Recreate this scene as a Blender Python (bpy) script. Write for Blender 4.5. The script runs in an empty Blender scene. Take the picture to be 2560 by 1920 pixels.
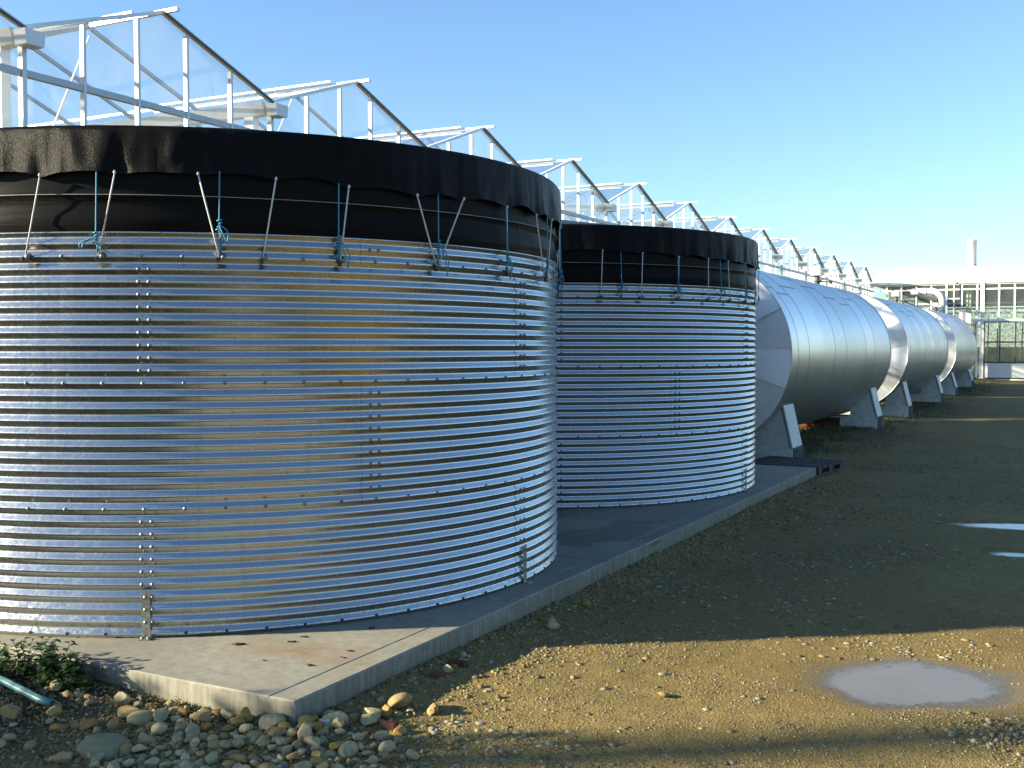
import bpy, math, random
import numpy as np
from mathutils import Matrix, Vector

# ------------------------------------------------------------------ camera, light, exposure
scene = bpy.context.scene
R_ = math.radians
EYE = 1.92
YAW, PITCH = 27.70, 1.978
cam_data = bpy.data.cameras.new('camera')
cam_data.sensor_fit = 'HORIZONTAL'
cam_data.sensor_width = 36.0
cam_data.lens = 38.41
cam_data.clip_start = 0.05
cam_data.clip_end = 6000
cam = bpy.data.objects.new('camera', cam_data)
scene.collection.objects.link(cam)
cam.location = (0, 0, EYE)
cam.rotation_euler = (R_(90 - PITCH), 0, R_(YAW))
scene.camera = cam

SUN_EL, SUN_AZ = 16.6, 233.8          # azimuth clockwise from +Y
world = bpy.data.worlds.new('World')
scene.world = world
world.use_nodes = True
wn = world.node_tree
sky = wn.nodes.new('ShaderNodeTexSky')
sky.sky_type = 'NISHITA'
sky.sun_disc = False
sky.sun_elevation = R_(SUN_EL)
sky.sun_rotation = R_(SUN_AZ)
sky.altitude = 50
sky.air_density = 1.0
sky.dust_density = 0.35
sky.ozone_density = 4.0
bg = wn.nodes['Background']
bg.inputs['Strength'].default_value = 0.082
wn.links.new(sky.outputs['Color'], bg.inputs['Color'])

sun_data = bpy.data.lights.new('sun', 'SUN')
sun_data.energy = 5.0
sun_data.angle = R_(1.0)
sun_data.color = (1.0, 0.89, 0.64)
sun = bpy.data.objects.new('sun', sun_data)
scene.collection.objects.link(sun)
_az, _el = R_(SUN_AZ), R_(SUN_EL)
SUN_TO = Vector((math.sin(_az) * math.cos(_el), math.cos(_az) * math.cos(_el), math.sin(_el)))
sun.rotation_euler = (-SUN_TO).to_track_quat('-Z', 'Y').to_euler()
sun.location = SUN_TO * 60

scene.view_settings.view_transform = 'Standard'
scene.view_settings.look = 'None'
scene.view_settings.gamma = 1
scene.view_settings.exposure = 1.80
scene.view_settings.use_curve_mapping = False
scene.render.engine = 'CYCLES'
scene.cycles.max_bounces = 10
scene.cycles.transparent_max_bounces = 48
scene.cycles.use_denoising = True
scene.cycles.caustics_reflective = False
scene.cycles.caustics_refractive = False
scene.cycles.sample_clamp_indirect = 6.0

rng = np.random.default_rng(7)
random.seed(7)
PI = math.pi
COL = scene.collection
W = {}                                  # world matrices of built objects


# ------------------------------------------------------------------ mesh helpers
def mk_mesh(name, v, f, smooth=False):
    me = bpy.data.meshes.new(name)
    me.from_pydata([tuple(map(float, p)) for p in v], [], f)
    if smooth:
        me.polygons.foreach_set('use_smooth', [True] * len(me.polygons))
    me.update()
    return me


def np_mesh(name, v, tris, smooth=False, cols=None):
    """large triangle mesh from arrays; cols = one rgb per vertex"""
    v = np.asarray(v, np.float32)
    tris = np.asarray(tris, np.int32)
    me = bpy.data.meshes.new(name)
    me.vertices.add(len(v))
    me.vertices.foreach_set('co', v.ravel())
    n, k = tris.shape
    me.loops.add(n * k)
    me.loops.foreach_set('vertex_index', tris.ravel())
    me.polygons.add(n)
    me.polygons.foreach_set('loop_start', np.arange(0, n * k, k, dtype=np.int32))
    me.polygons.foreach_set('loop_total', np.full(n, k, np.int32))
    if smooth:
        me.polygons.foreach_set('use_smooth', np.ones(n, bool))
    me.update(calc_edges=True)
    if cols is not None:
        a = me.color_attributes.new('tint', 'FLOAT_COLOR', 'POINT')
        c = np.ones((len(v), 4), np.float32)
        c[:, :3] = cols
        a.data.foreach_set('color', c.ravel())
    return me


def obj(name, me, mat=None, parent=None, M=None):
    """link a mesh object at world matrix M, parented so that M stays its world matrix"""
    o = bpy.data.objects.new(name, me)
    COL.objects.link(o)
    M = M or Matrix.Identity(4)
    if parent is not None:
        o.parent = parent
        o.matrix_parent_inverse = W[parent].inverted()
    o.matrix_basis = M
    W[o] = M.copy()
    if mat is not None and me is not None and len(me.materials) == 0:
        me.materials.append(mat)
    return o


def thing(name, label, cat, loc=(0, 0, 0), group=None, kind=None):
    o = obj(name, None, None, None, Matrix.Translation(loc))
    o.empty_display_size = 0.2
    return tag(o, label, cat, group, kind)


def tag(o, label=None, cat=None, group=None, kind=None):
    if label:
        o['label'] = label
    if cat:
        o['category'] = cat
    if group:
        o['group'] = group
    if kind:
        o['kind'] = kind
    return o


T = Matrix.Translation


def RZ(a):
    return Matrix.Rotation(a, 4, 'Z')


def SC(x, y, z):
    return Matrix.Diagonal((x, y, z, 1))


_CUBE_V = [(-.5, -.5, -.5), (.5, -.5, -.5), (.5, .5, -.5), (-.5, .5, -.5), (-.5, -.5, .5), (.5, -.5, .5), (.5, .5, .5), (-.5, .5, .5)]
_CUBE_F = [(0, 3, 2, 1), (4, 5, 6, 7), (0, 1, 5, 4), (1, 2, 6, 5), (2, 3, 7, 6), (3, 0, 4, 7)]
_cubes = {}


def cube(mat):
    if mat.name not in _cubes:
        me = mk_mesh('box_' + mat.name, _CUBE_V, _CUBE_F)
        me.materials.append(mat)
        _cubes[mat.name] = me
    return _cubes[mat.name]


def box(name, mat, x0, x1, y0, y1, z0, z1, parent=None):
    M = T(((x0 + x1) / 2, (y0 + y1) / 2, (z0 + z1) / 2)) @ SC(x1 - x0, y1 - y0, z1 - z0)
    return obj(name, cube(mat), None, parent, M)


def bar_matrix(a, b, w, h, up=(0, 0, 1)):
    """unit cube stretched from a to b (local X), width w (local Y), height h (local Z)"""
    a, b = Vector(a), Vector(b)
    x = (b - a)
    L = x.length
    x.normalize()
    y = Vector(up).cross(x)
    if y.length < 1e-6:
        y = Vector((0, 1, 0))
    y.normalize()
    z = x.cross(y)
    m = Matrix((x, y, z)).transposed().to_4x4()
    m.translation = (a + b) / 2
    return m @ SC(L, w, h)


def bar(name, mat, a, b, w, h, parent=None, up=(0, 0, 1)):
    return obj(name, cube(mat), None, parent, bar_matrix(a, b, w, h, up))


class MB:
    """collects shapes into one mesh"""
    def __init__(s):
        s.v, s.f = [], []

    def add(s, v, f):
        n = len(s.v)
        s.v += [tuple(p) for p in v]
        s.f += [tuple(i + n for i in q) for q in f]
        return s

    def box(s, x0, x1, y0, y1, z0, z1):
        return s.add([(x0, y0, z0), (x1, y0, z0), (x1, y1, z0), (x0, y1, z0), (x0, y0, z1), (x1, y0, z1), (x1, y1, z1), (x0, y1, z1)], _CUBE_F)

    def mbox(s, M):
        return s.add([M @ Vector(p) for p in _CUBE_V], _CUBE_F)

    def bar(s, a, b, w, h, up=(0, 0, 1)):
        return s.mbox(bar_matrix(a, b, w, h, up))

    def tube(s, pts, r, n=6, cap=True):
        v, f = tube_data(pts, r, n, cap)
        return s.add(v, f)

    def lathe(s, prof, n=12, M=None, cap=True):
        v, f = lathe_data(prof, n, cap)
        if M is not None:
            v = [M @ Vector(p) for p in v]
        return s.add(v, f)

    def prism(s, poly, axis, d0, d1):
        """poly of 2-D points extruded along axis 'x' or 'y' from d0 to d1"""
        n = len(poly)
        if axis == 'x':
            P = [(d0, a, b) for a, b in poly] + [(d1, a, b) for a, b in poly]
        else:
            P = [(a, d0, b) for a, b in poly] + [(a, d1, b) for a, b in poly]
        F = [tuple(range(n)), tuple(range(2 * n - 1, n - 1, -1))]
        F += [(i, i + n, (i + 1) % n + n, (i + 1) % n) for i in range(n)]
        return s.add(P, F)

    def mesh(s, name, smooth=False):
        me = mk_mesh(name, s.v, s.f, smooth)
        return me

    def build(s, name, mat, parent=None, smooth=False, M=None):
        return obj(name, s.mesh(name, smooth), mat, parent, M)


def tube_data(pts, r, n=6, cap=True):
    pts = [Vector(p) for p in pts]
    v, f = [], []
    m = len(pts)
    rr = r if hasattr(r, '__len__') else [r] * m
    prev = None
    for i, p in enumerate(pts):
        d = (pts[min(i + 1, m - 1)] - pts[max(i - 1, 0)])
        d.normalize()
        if prev is None:
            a = Vector((0, 0, 1)) if abs(d.z) < 0.9 else Vector((1, 0, 0))
            u = d.cross(a).normalized()
        else:
            u = (prev - d * prev.dot(d)).normalized()
        prev = u
        w = d.cross(u)
        for j in range(n):
            t = 2 * PI * j / n
            v.append(tuple(p + (u * math.cos(t) + w * math.sin(t)) * rr[i]))
    for i in range(m - 1):
        for j in range(n):
            k = (j + 1) % n
            f.append((i * n + j, i * n + k, (i + 1) * n + k, (i + 1) * n + j))
    if cap:
        f.append(tuple(range(n - 1, -1, -1)))
        f.append(tuple(range((m - 1) * n, m * n)))
    return v, f


def lathe_data(prof, n=12, cap=True):
    """prof: (r, h) pairs, axis along local X (h along +X)"""
    v, f = [], []
    for r, h in prof:
        for j in range(n):
            t = 2 * PI * j / n
            v.append((h, r * math.cos(t), r * math.sin(t)))
    m = len(prof)
    for i in range(m - 1):
        for j in range(n):
            k = (j + 1) % n
            f.append((i * n + j, i * n + k, (i + 1) * n + k, (i + 1) * n + j))
    if cap:
        f.append(tuple(range(n - 1, -1, -1)))
        f.append(tuple(range((m - 1) * n, m * n)))
    return v, f


# ------------------------------------------------------------------ noise helpers
def vnoise(x, y, scale, seed):
    x = np.asarray(x, float) / scale
    y = np.asarray(y, float) / scale
    xi, yi = np.floor(x).astype(np.int64), np.floor(y).astype(np.int64)
    fx, fy = x - xi, y - yi
    fx, fy = fx * fx * (3 - 2 * fx), fy * fy * (3 - 2 * fy)

    def h(i, j):
        n = (i * 374761393 + j * 668265263 + seed * 1442695041) & 0xFFFFFFFF
        n = ((n ^ (n >> 13)) * 1274126177) & 0xFFFFFFFF
        return ((n ^ (n >> 16)) & 0xFFFF) / 65535.0
    a = h(xi, yi) * (1 - fx) + h(xi + 1, yi) * fx
    b = h(xi, yi + 1) * (1 - fx) + h(xi + 1, yi + 1) * fx
    return a * (1 - fy) + b * fy - 0.5


def sstep(e0, e1, x):
    t = np.clip((np.asarray(x, float) - e0) / (e1 - e0), 0, 1)
    return t * t * (3 - 2 * t)


# ------------------------------------------------------------------ materials
class NT:
    def __init__(s, name):
        s.m = bpy.data.materials.new(name)
        s.m.use_nodes = True
        s.t = s.m.node_tree
        s.n = s.t.nodes
        s.p = s.n['Principled BSDF']
        s.out = s.n['Material Output']

    def new(s, typ, **kw):
        nd = s.n.new(typ)
        for k, v in kw.items():
            if k in nd.inputs:
                nd.inputs[k].default_value = v
            else:
                setattr(nd, k, v)
        return nd

    def link(s, a, b):
        s.t.links.new(a, b)

    def set(s, **kw):
        for k, v in kw.items():
            k = k.replace('_', ' ')
            if isinstance(v, tuple) and len(v) == 3:
                v = v + (1,)
            s.p.inputs[k].default_value = v
        return s

    def coord(s, kind='Object', scale=(1, 1, 1)):
        if kind == 'World':
            c = s.new('ShaderNodeNewGeometry').outputs['Position']
        else:
            c = s.new('ShaderNodeTexCoord').outputs[kind]
        mp = s.new('ShaderNodeMapping')
        mp.inputs['Scale'].default_value = scale
        s.link(c, mp.inputs['Vector'])
        return mp.outputs['Vector']

    def noise(s, vec, scale, detail=4, rough=0.55):
        n = s.new('ShaderNodeTexNoise')
        n.inputs['Scale'].default_value = scale
        n.inputs['Detail'].default_value = detail
        n.inputs['Roughness'].default_value = rough
        if vec is not None:
            s.link(vec, n.inputs['Vector'])
        return n.outputs['Fac']

    def voronoi(s, vec, scale, out='Distance', feature='F1'):
        n = s.new('ShaderNodeTexVoronoi')
        n.feature = feature
        n.inputs['Scale'].default_value = scale
        if vec is not None:
            s.link(vec, n.inputs['Vector'])
        return n.outputs[out]

    def ramp(s, fac, stops, interp='LINEAR'):
        r = s.new('ShaderNodeValToRGB')
        r.color_ramp.interpolation = interp
        el = r.color_ramp.elements
        while len(el) < len(stops):
            el.new(0.5)
        for e, (p, c) in zip(el, stops):
            e.position = p
            e.color = (c if hasattr(c, '__len__') else (c, c, c)) + (() if hasattr(c, '__len__') and len(c) == 4 else (1,))
        s.link(fac, r.inputs['Fac'])
        return r.outputs['Color']

    def mix(s, fac, a, b, blend='MIX'):
        m = s.new('ShaderNodeMix')
        m.data_type = 'RGBA'
        m.blend_type = blend
        for sock, val in ((m.inputs[0], fac), (m.inputs[6], a), (m.inputs[7], b)):
            if hasattr(val, 'links'):
                s.link(val, sock)
            elif isinstance(val, (int, float)):
                sock.default_value = val
            else:
                sock.default_value = tuple(val) + (1,)
        return m.outputs[2]

    def math(s, op, a, b=0.0, c=None):
        m = s.new('ShaderNodeMath')
        m.operation = op
        for sock, val in zip(m.inputs, (a, b, c)):
            if val is None:
                continue
            if hasattr(val, 'links'):
                s.link(val, sock)
            else:
                sock.default_value = val
        return m.outputs[0]

    def bump(s, h, strength=0.3, dist=0.01, prev=None):
        b = s.new('ShaderNodeBump')
        b.inputs['Strength'].default_value = strength
        b.inputs['Distance'].default_value = dist
        s.link(h, b.inputs['Height'])
        if prev is not None:
            s.link(prev, b.inputs['Normal'])
        s.link(b.outputs['Normal'], s.p.inputs['Normal'])
        return b.outputs['Normal']

    def base(s, c):
        s.link(c, s.p.inputs['Base Color'])
        return s

    def rough(s, r):
        s.link(r, s.p.inputs['Roughness'])
        return s


def m_galv():
    m = NT('galvanised_steel')
    v = m.coord('World')
    sp = m.voronoi(v, 55, 'Color')
    bw = m.new('ShaderNodeRGBToBW')
    m.link(sp, bw.inputs[0])
    st = m.coord('World', (0.5, 0.5, 9))
    n1 = m.noise(st, 2.0, 4)
    n2 = m.noise(v, 140, 3)
    col = m.mix(m.ramp(n1, [(0.35, 0.0), (0.75, 1.0)]), (0.53, 0.54, 0.53), (0.43, 0.44, 0.43))
    # rain streaks running down and mud splashed on the lowest ribs
    sepz = m.new('ShaderNodeSeparateXYZ')
    m.link(v, sepz.inputs[0])
    run = m.noise(m.coord('World', (7, 7, 0.35)), 2.6, 4, 0.6)
    col = m.mix(m.ramp(run, [(0.52, 0.0), (0.72, 0.35)]), col, (0.34, 0.34, 0.32))
    low = m.math('SUBTRACT', 0.62, m.math('MULTIPLY', m.math('SUBTRACT', sepz.outputs[2], 0.15), 2.2))
    mud = m.math('MULTIPLY', m.math('MAXIMUM', low, 0.0), m.ramp(m.noise(v, 34, 5, 0.7), [(0.48, 0.0), (0.66, 1.0)]))
    col = m.mix(m.math('MINIMUM', mud, 0.55), col, (0.20, 0.16, 0.09))
    spots = m.ramp(n2, [(0.70, 0.0), (0.76, 1.0)])
    col = m.mix(m.math('MULTIPLY', spots, 0.35), col, (0.35, 0.35, 0.35))
    m.base(col)
    m.set(Metallic=0.95)
    r = m.math('MULTIPLY_ADD', bw.outputs[0], 0.08, 0.165)
    r = m.math('MULTIPLY_ADD', n1, 0.07, r)
    r = m.math('ADD', r, m.math('MULTIPLY', mud, 0.5))
    r = m.math('ADD', r, m.math('MULTIPLY', m.ramp(run, [(0.50, 0.0), (0.72, 1.0)]), 0.08))
    m.rough(r)
    m.bump(m.math('ADD', m.noise(v, 26, 2), m.math('MULTIPLY', bw.outputs[0], 0.10)), 0.08, 0.002)
    return m.m


def m_simple(name, col, rough=0.5, metal=0.0, var=0.12, nscale=12.0, bump=0.0, bscale=60.0, spec=0.5):
    m = NT(name)
    v = m.coord('World')
    n = m.noise(v, nscale, 4)
    d = tuple(max(0, c * (1 - 2 * var)) for c in col)
    e = tuple(min(1, c * (1 + var)) for c in col)
    m.base(m.mix(m.ramp(n, [(0.3, 0.0), (0.7, 1.0)]), d, e))
    m.set(Metallic=metal, Specular_IOR_Level=spec)
    m.rough(m.math('MULTIPLY_ADD', n, 0.15, rough - 0.075))
    if bump:
        m.bump(m.noise(v, bscale, 3), bump, 0.004)
    return m.m


def m_clad(name, stucco):
    m = NT(name)
    v = m.coord('World')
    oi = m.new('ShaderNodeObjectInfo').outputs['Random']
    st = m.noise(m.coord('World', (6, 0.6, 6) if not stucco else (1, 1, 1)), 7, 3)
    c1 = m.mix(oi, (0.84, 0.845, 0.85), (0.72, 0.73, 0.74)) if stucco else m.mix(oi, (0.66, 0.66, 0.65), (0.55, 0.555, 0.55))
    c2 = m.mix(m.ramp(st, [(0.45, 0.0), (0.8, 0.35)]), c1, (0.55, 0.55, 0.54))
    m.base(c2)
    m.set(Metallic=0.72 if stucco else 1.0)
    m.rough(m.math('MULTIPLY_ADD', oi, 0.07, 0.32 if not stucco else 0.40))
    if stucco:
        m.bump(m.voronoi(v, 42), 0.16, 0.003)
    else:
        m.bump(m.noise(v, 3.0, 2), 0.12, 0.01)
    return m.m


def m_glass(name, tint=(0.985, 0.993, 0.99), haze=0.045):
    m = NT(name)
    m.n.remove(m.p)
    tr = m.new('ShaderNodeBsdfTransparent')
    tr.inputs['Color'].default_value = tint + (1,)
    gl = m.new('ShaderNodeBsdfGlossy')
    gl.inputs['Roughness'].default_value = 0.02
    gl.inputs['Color'].default_value = (1, 1, 1, 1)
    df0 = m.new('ShaderNodeBsdfDiffuse')
    df0.inputs['Color'].default_value = (0.8, 0.82, 0.82, 1)
    tl = m.new('ShaderNodeBsdfTranslucent')
    tl.inputs['Color'].default_value = (0.8, 0.82, 0.82, 1)
    df = m.new('ShaderNodeMixShader')
    m.link(df0.outputs[0], df.inputs[1])
    m.link(tl.outputs[0], df.inputs[2])
    lw = m.new('ShaderNodeLayerWeight')
    lw.inputs['Blend'].default_value = 0.5
    fr = m.math('MULTIPLY_ADD', m.math('POWER', lw.outputs['Facing'], 5.0), 0.85, 0.035)
    mx = m.new('ShaderNodeMixShader')
    m.link(fr, mx.inputs[0])
    m.link(tr.outputs[0], mx.inputs[1])
    m.link(gl.outputs[0], mx.inputs[2])
    mx2 = m.new('ShaderNodeMixShader')
    dirt = m.noise(m.coord('World', (1, 1, 0.4)), 3.0, 4)
    m.link(m.math('MULTIPLY', m.ramp(dirt, [(0.35, 0.3), (0.75, 1.0)]), haze), mx2.inputs[0])
    m.link(mx.outputs[0], mx2.inputs[1])
    m.link(df.outputs[0], mx2.inputs[2])
    m.link(mx2.outputs[0], m.out.inputs['Surface'])
    return m.m


def m_concrete():
    m = NT('weathered_concrete')
    v = m.coord('World')
    n1 = m.noise(v, 1.3, 6, 0.6)
    n2 = m.noise(v, 14, 5, 0.65)
    col = m.mix(m.ramp(n1, [(0.3, 0.0), (0.7, 1.0)]), (0.195, 0.186, 0.145), (0.295, 0.28, 0.22))
    col = m.mix(m.ramp(n2, [(0.35, 0.55), (0.6, 0.0)]), col, (0.15, 0.14, 0.118))
    # rust-brown stains round the dead leaves near the front corner
    sep = m.new('ShaderNodeSeparateXYZ')
    m.link(v, sep.inputs[0])
    dx = m.math('SUBTRACT', sep.outputs[0], -4.02)
    dy = m.math('SUBTRACT', sep.outputs[1], 5.02)
    d = m.math('SQRT', m.math('ADD', m.math('MULTIPLY', dx, dx), m.math('MULTIPLY', m.math('MULTIPLY', dy, dy), 4.0)))
    d = m.math('ADD', d, m.math('MULTIPLY', m.math('SUBTRACT', m.noise(v, 5, 5), 0.5), 0.9))
    col = m.mix(m.ramp(d, [(0.0, 0.62), (0.55, 0.0)]), col, (0.19, 0.105, 0.04))
    # damp patches between the two tanks
    wn_ = m.noise(m.coord('World', (1, 0.8, 1)), 1.1, 4)
    wy = m.math('MULTIPLY', m.ramp(m.math('DIVIDE', m.math('SUBTRACT', sep.outputs[1], 7.5), 5.0), [(0.0, 0.0), (0.25, 1.0), (0.6, 1.0), (1.0, 0.0)]),
                m.ramp(wn_, [(0.52, 0.0), (0.57, 1.0)]))
    wy = m.math('MULTIPLY', wy, m.math('GREATER_THAN', sep.outputs[2], 0.1))
    col = m.mix(m.math('MULTIPLY', wy, 0.75), col, (0.07, 0.068, 0.06))
    # vertical streaks and green film low on the edges
    stv = m.noise(m.coord('World', (9, 9, 0.4)), 3.2, 4)
    side = m.math('LESS_THAN', sep.outputs[2], 0.143)
    col = m.mix(m.math('MULTIPLY', side, m.ramp(stv, [(0.40, 0.6), (0.60, 0.0)])), col, (0.115, 0.105, 0.08))
    grn = m.math('MULTIPLY', side, m.ramp(m.math('ADD', sep.outputs[2], m.math('MULTIPLY', n2, 0.12)), [(0.06, 0.5), (0.16, 0.0)]))
    col = m.mix(grn, col, (0.11, 0.10, 0.045))
    m.base(col)
    m.rough(m.math('SUBTRACT', 0.85, m.math('MULTIPLY', wy, 0.5)))
    h = m.math('ADD', m.noise(v, 60, 4, 0.7), m.math('MULTIPLY', m.ramp(m.voronoi(v, 38), [(0.0, 0.0), (0.12, 1.0)]), 0.5))
    m.bump(h, 0.35, 0.004)
    return m.m


def m_ground():
    m = NT('yard_dirt')
    v = m.coord('World')
    at = m.new('ShaderNodeAttribute')
    at.attribute_name = 'zone'
    sep = m.new('ShaderNodeSeparateColor')
    m.link(at.outputs['Color'], sep.inputs[0])
    damp, grass, soil = sep.outputs
    n1 = m.noise(v, 0.7, 5)
    n2 = m.noise(v, 9, 5, 0.6)
    n3 = m.noise(v, 70, 4, 0.7)
    col = m.mix(m.ramp(n1, [(0.3, 0.0), (0.7, 1.0)]), (0.215, 0.150, 0.043), (0.285, 0.205, 0.066))
    col = m.mix(m.ramp(n2, [(0.35, 0.5), (0.6, 0.0)]), col, (0.135, 0.097, 0.036))
    vc = m.voronoi(v, 85, 'Color')
    bw = m.new('ShaderNodeRGBToBW')
    m.link(vc, bw.inputs[0])
    col = m.mix(m.ramp(bw.outputs[0], [(0.66, 0.0), (0.8, 0.45)]), col, (0.30, 0.25, 0.17))
    col = m.mix(m.ramp(bw.outputs[0], [(0.2, 0.5), (0.32, 0.0)]), col, (0.075, 0.055, 0.028))
    col = m.mix(m.math('MULTIPLY', damp, 0.55), col, (0.125, 0.087, 0.028))
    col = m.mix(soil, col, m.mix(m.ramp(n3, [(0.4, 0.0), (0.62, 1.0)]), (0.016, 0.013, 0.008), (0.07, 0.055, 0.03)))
    gcol = m.mix(m.ramp(n2, [(0.35, 0.0), (0.65, 1.0)]), (0.028, 0.034, 0.010), (0.07, 0.060, 0.026))
    col = m.mix(grass, col, gcol)
    m.base(col)
    m.set(Specular_IOR_Level=0.2)
    m.rough(m.ramp(damp, [(0.0, 0.95), (0.8, 0.85), (0.97, 0.30)]))
    h = m.math('ADD', m.math('MULTIPLY', m.voronoi(v, 85), -0.8), m.math('ADD', m.math('MULTIPLY', n3, 0.8), m.math('MULTIPLY', m.voronoi(v, 210), -0.4)))
    m.bump(h, 0.8, 0.008)
    return m.m


def m_tint(name, rough=0.85, spec=0.35, bump=0.4, bscale=90, transl=0.0):
    """colour from the mesh's 'tint' attribute"""
    m = NT(name)
    at = m.new('ShaderNodeAttribute')
    at.attribute_name = 'tint'
    v = m.coord('World')
    n = m.noise(v, bscale, 3)
    m.base(m.mix(m.ramp(n, [(0.3, 0.35), (0.7, 0.0)]), at.outputs['Color'], (0.02, 0.02, 0.01)))
    m.set(Roughness=rough, Specular_IOR_Level=spec)
    if bump:
        m.bump(n, bump, 0.003)
    return m.m


def m_stone():
    m = NT('limestone')
    oi = m.new('ShaderNodeObjectInfo')
    v = m.coord('World')
    n = m.noise(v, 38, 5, 0.65)
    n2 = m.noise(v, 160, 3)
    col = m.mix(m.ramp(n, [(0.38, 0.55), (0.62, 0.0)]), oi.outputs['Color'], (0.17, 0.125, 0.07))
    col = m.mix(m.ramp(n2, [(0.58, 0.0), (0.75, 0.35)]), col, (0.50, 0.44, 0.31))
    m.base(col)
    m.set(Roughness=0.9, Specular_IOR_Level=0.25)
    m.bump(m.math('ADD', n, m.math('MULTIPLY', n2, 0.4)), 0.55, 0.006)
    return m.m


def m_net():
    m = NT('black_shade_netting')
    v = m.coord('World')
    w1 = m.voronoi(v, 230)
    n = m.noise(v, 3.0, 4)
    m.base(m.mix(m.ramp(n, [(0.3, 0.0), (0.7, 1.0)]), (0.003, 0.003, 0.0034), (0.007, 0.007, 0.008)))
    m.set(Specular_IOR_Level=0.06)
    m.rough(m.math('MULTIPLY_ADD', m.noise(v, 200, 2), 0.3, 0.20))
    z = m.coord('World', (0.6, 0.6, 9))
    h = m.math('ADD', w1, m.math('MULTIPLY', m.noise(z, 3, 3), 0.6))
    m.bump(h, 0.5, 0.004)
    return m.m


def m_liner():
    m = NT('black_tank_liner')
    v = m.coord('World', (0.4, 0.4, 5))
    m.base(m.mix(m.noise(v, 2, 3), (0.004, 0.004, 0.004), (0.007, 0.007, 0.007)))
    m.set(Roughness=0.42, Specular_IOR_Level=0.05)
    m.bump(m.noise(v, 2.2, 3), 0.4, 0.03)
    return m.m


def m_water():
    m = NT('muddy_water')
    v = m.coord('World')
    m.base(m.mix(m.noise(v, 3, 3), (0.15, 0.128, 0.09), (0.20, 0.17, 0.12)))
    m.set(Roughness=0.03, IOR=1.333, Specular_IOR_Level=0.5)
    m.bump(m.noise(v, 9, 2), 0.02, 0.004)
    # the film of water thins out and breaks up over the mud at its margin
    at = m.new('ShaderNodeAttribute')
    at.attribute_name = 'tint'
    sep = m.new('ShaderNodeSeparateColor')
    m.link(at.outputs['Color'], sep.inputs[0])
    d = m.math('ADD', sep.outputs[0], m.math('MULTIPLY', m.math('SUBTRACT', m.noise(v, 45, 4), 0.5), 0.35))
    tr = m.new('ShaderNodeBsdfTransparent')
    mx = m.new('ShaderNodeMixShader')
    m.link(m.ramp(d, [(0.72, 1.0), (0.99, 0.0)]), mx.inputs[0])
    m.link(tr.outputs[0], mx.inputs[1])
    m.link(m.p.outputs[0], mx.inputs[2])
    m.link(mx.outputs[0], m.out.inputs['Surface'])
    return m.m


GALV = m_galv()
CLAD = m_clad('aluminium_cladding', False)
CAPM = m_clad('stucco_aluminium', True)
GLASS = m_glass('greenhouse_glass')
GLASS_B = m_glass('building_glass', (0.84, 0.90, 0.88), 0.06)
CONC = m_concrete()
GROUND = m_ground()
STONE = m_stone()
NET = m_net()
LINER = m_liner()
WATER = m_water()
GRAVEL = m_tint('gravel_stone', 0.9, 0.25, 0.4, 120)
LEAF = m_tint('leaf_green', 0.5, 0.4, 0.15, 160)
BOLT = m_simple('zinc_bolt', (0.26, 0.26, 0.245), 0.6, 0.9, 0.15, 60)
ZINC = m_simple('zinc_strap', (0.50, 0.49, 0.42), 0.38, 0.9, 0.14, 30, 0.15, 120)
BLACK = m_simple('black_plastic', (0.015, 0.015, 0.016), 0.4)
CORD = m_simple('elastic_cord', (0.60, 0.58, 0.54), 0.7, 0, 0.15, 150, 0.4, 400)
ROPE = m_simple('blue_rope', (0.05, 0.29, 0.46), 0.55, 0, 0.3, 220, 0.6, 500)
WIRE = m_simple('steel_wire', (0.42, 0.42, 0.40), 0.45, 0.6)
ALU = m_simple('aluminium_frame', (0.72, 0.74, 0.75), 0.4, 0.12, 0.06, 5)
ALU_SHADE = m_simple('shade_toned_aluminium', (0.42, 0.44, 0.46), 0.45, 0.3, 0.06, 5)  # darker aluminium copy: shadow side and glass veil put into the colour
WHITE = m_simple('white_frame', (0.78, 0.79, 0.78), 0.42, 0.0, 0.05, 4)
DARKBAR = m_simple('rubber_gasket', (0.05, 0.05, 0.05), 0.5)
WROOF = m_simple('white_roof_sheet', (0.80, 0.80, 0.79), 0.45, 0.0, 0.03, 2)
GREYP = m_simple('grey_paint', (0.60, 0.62, 0.585), 0.5, 0.0, 0.12, 9, 0.12, 40)
GREYL = m_simple('pale_grey_paint', (0.55, 0.57, 0.55), 0.55, 0.0, 0.12, 14, 0.15, 40)
DKGREY = m_simple('dark_grey_paint', (0.12, 0.125, 0.12), 0.5, 0.0, 0.15, 9)
DARKFR = m_simple('dark_door_frame', (0.05, 0.055, 0.06), 0.4)
PANELM = m_simple('pale_door_panel', (0.62, 0.64, 0.66), 0.3, 0.3, 0.04, 3)
WOODDK = m_simple('dark_weathered_timber', (0.055, 0.048, 0.042), 0.8, 0, 0.3, 25, 0.5, 80)
ORANGE = m_simple('orange_plastic', (0.55, 0.10, 0.025), 0.45)
REDDK = m_simple('dark_red_steel', (0.06, 0.014, 0.012), 0.55, 0, 0.2, 15)
HOSE = m_simple('green_blue_pipe', (0.04, 0.17, 0.175), 0.45, 0, 0.15, 12, 0.1, 90)
DEAD = m_simple('dead_leaf_brown', (0.03, 0.016, 0.007), 0.8, 0, 0.3, 60, 0.5, 150)
RUST = m_simple('rusty_brown_tile', (0.10, 0.035, 0.018), 0.85, 0, 0.3, 40, 0.5, 90)
INSUL = m_simple('white_insulation', (0.60, 0.59, 0.60), 0.35, 0.0, 0.03, 6)

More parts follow.
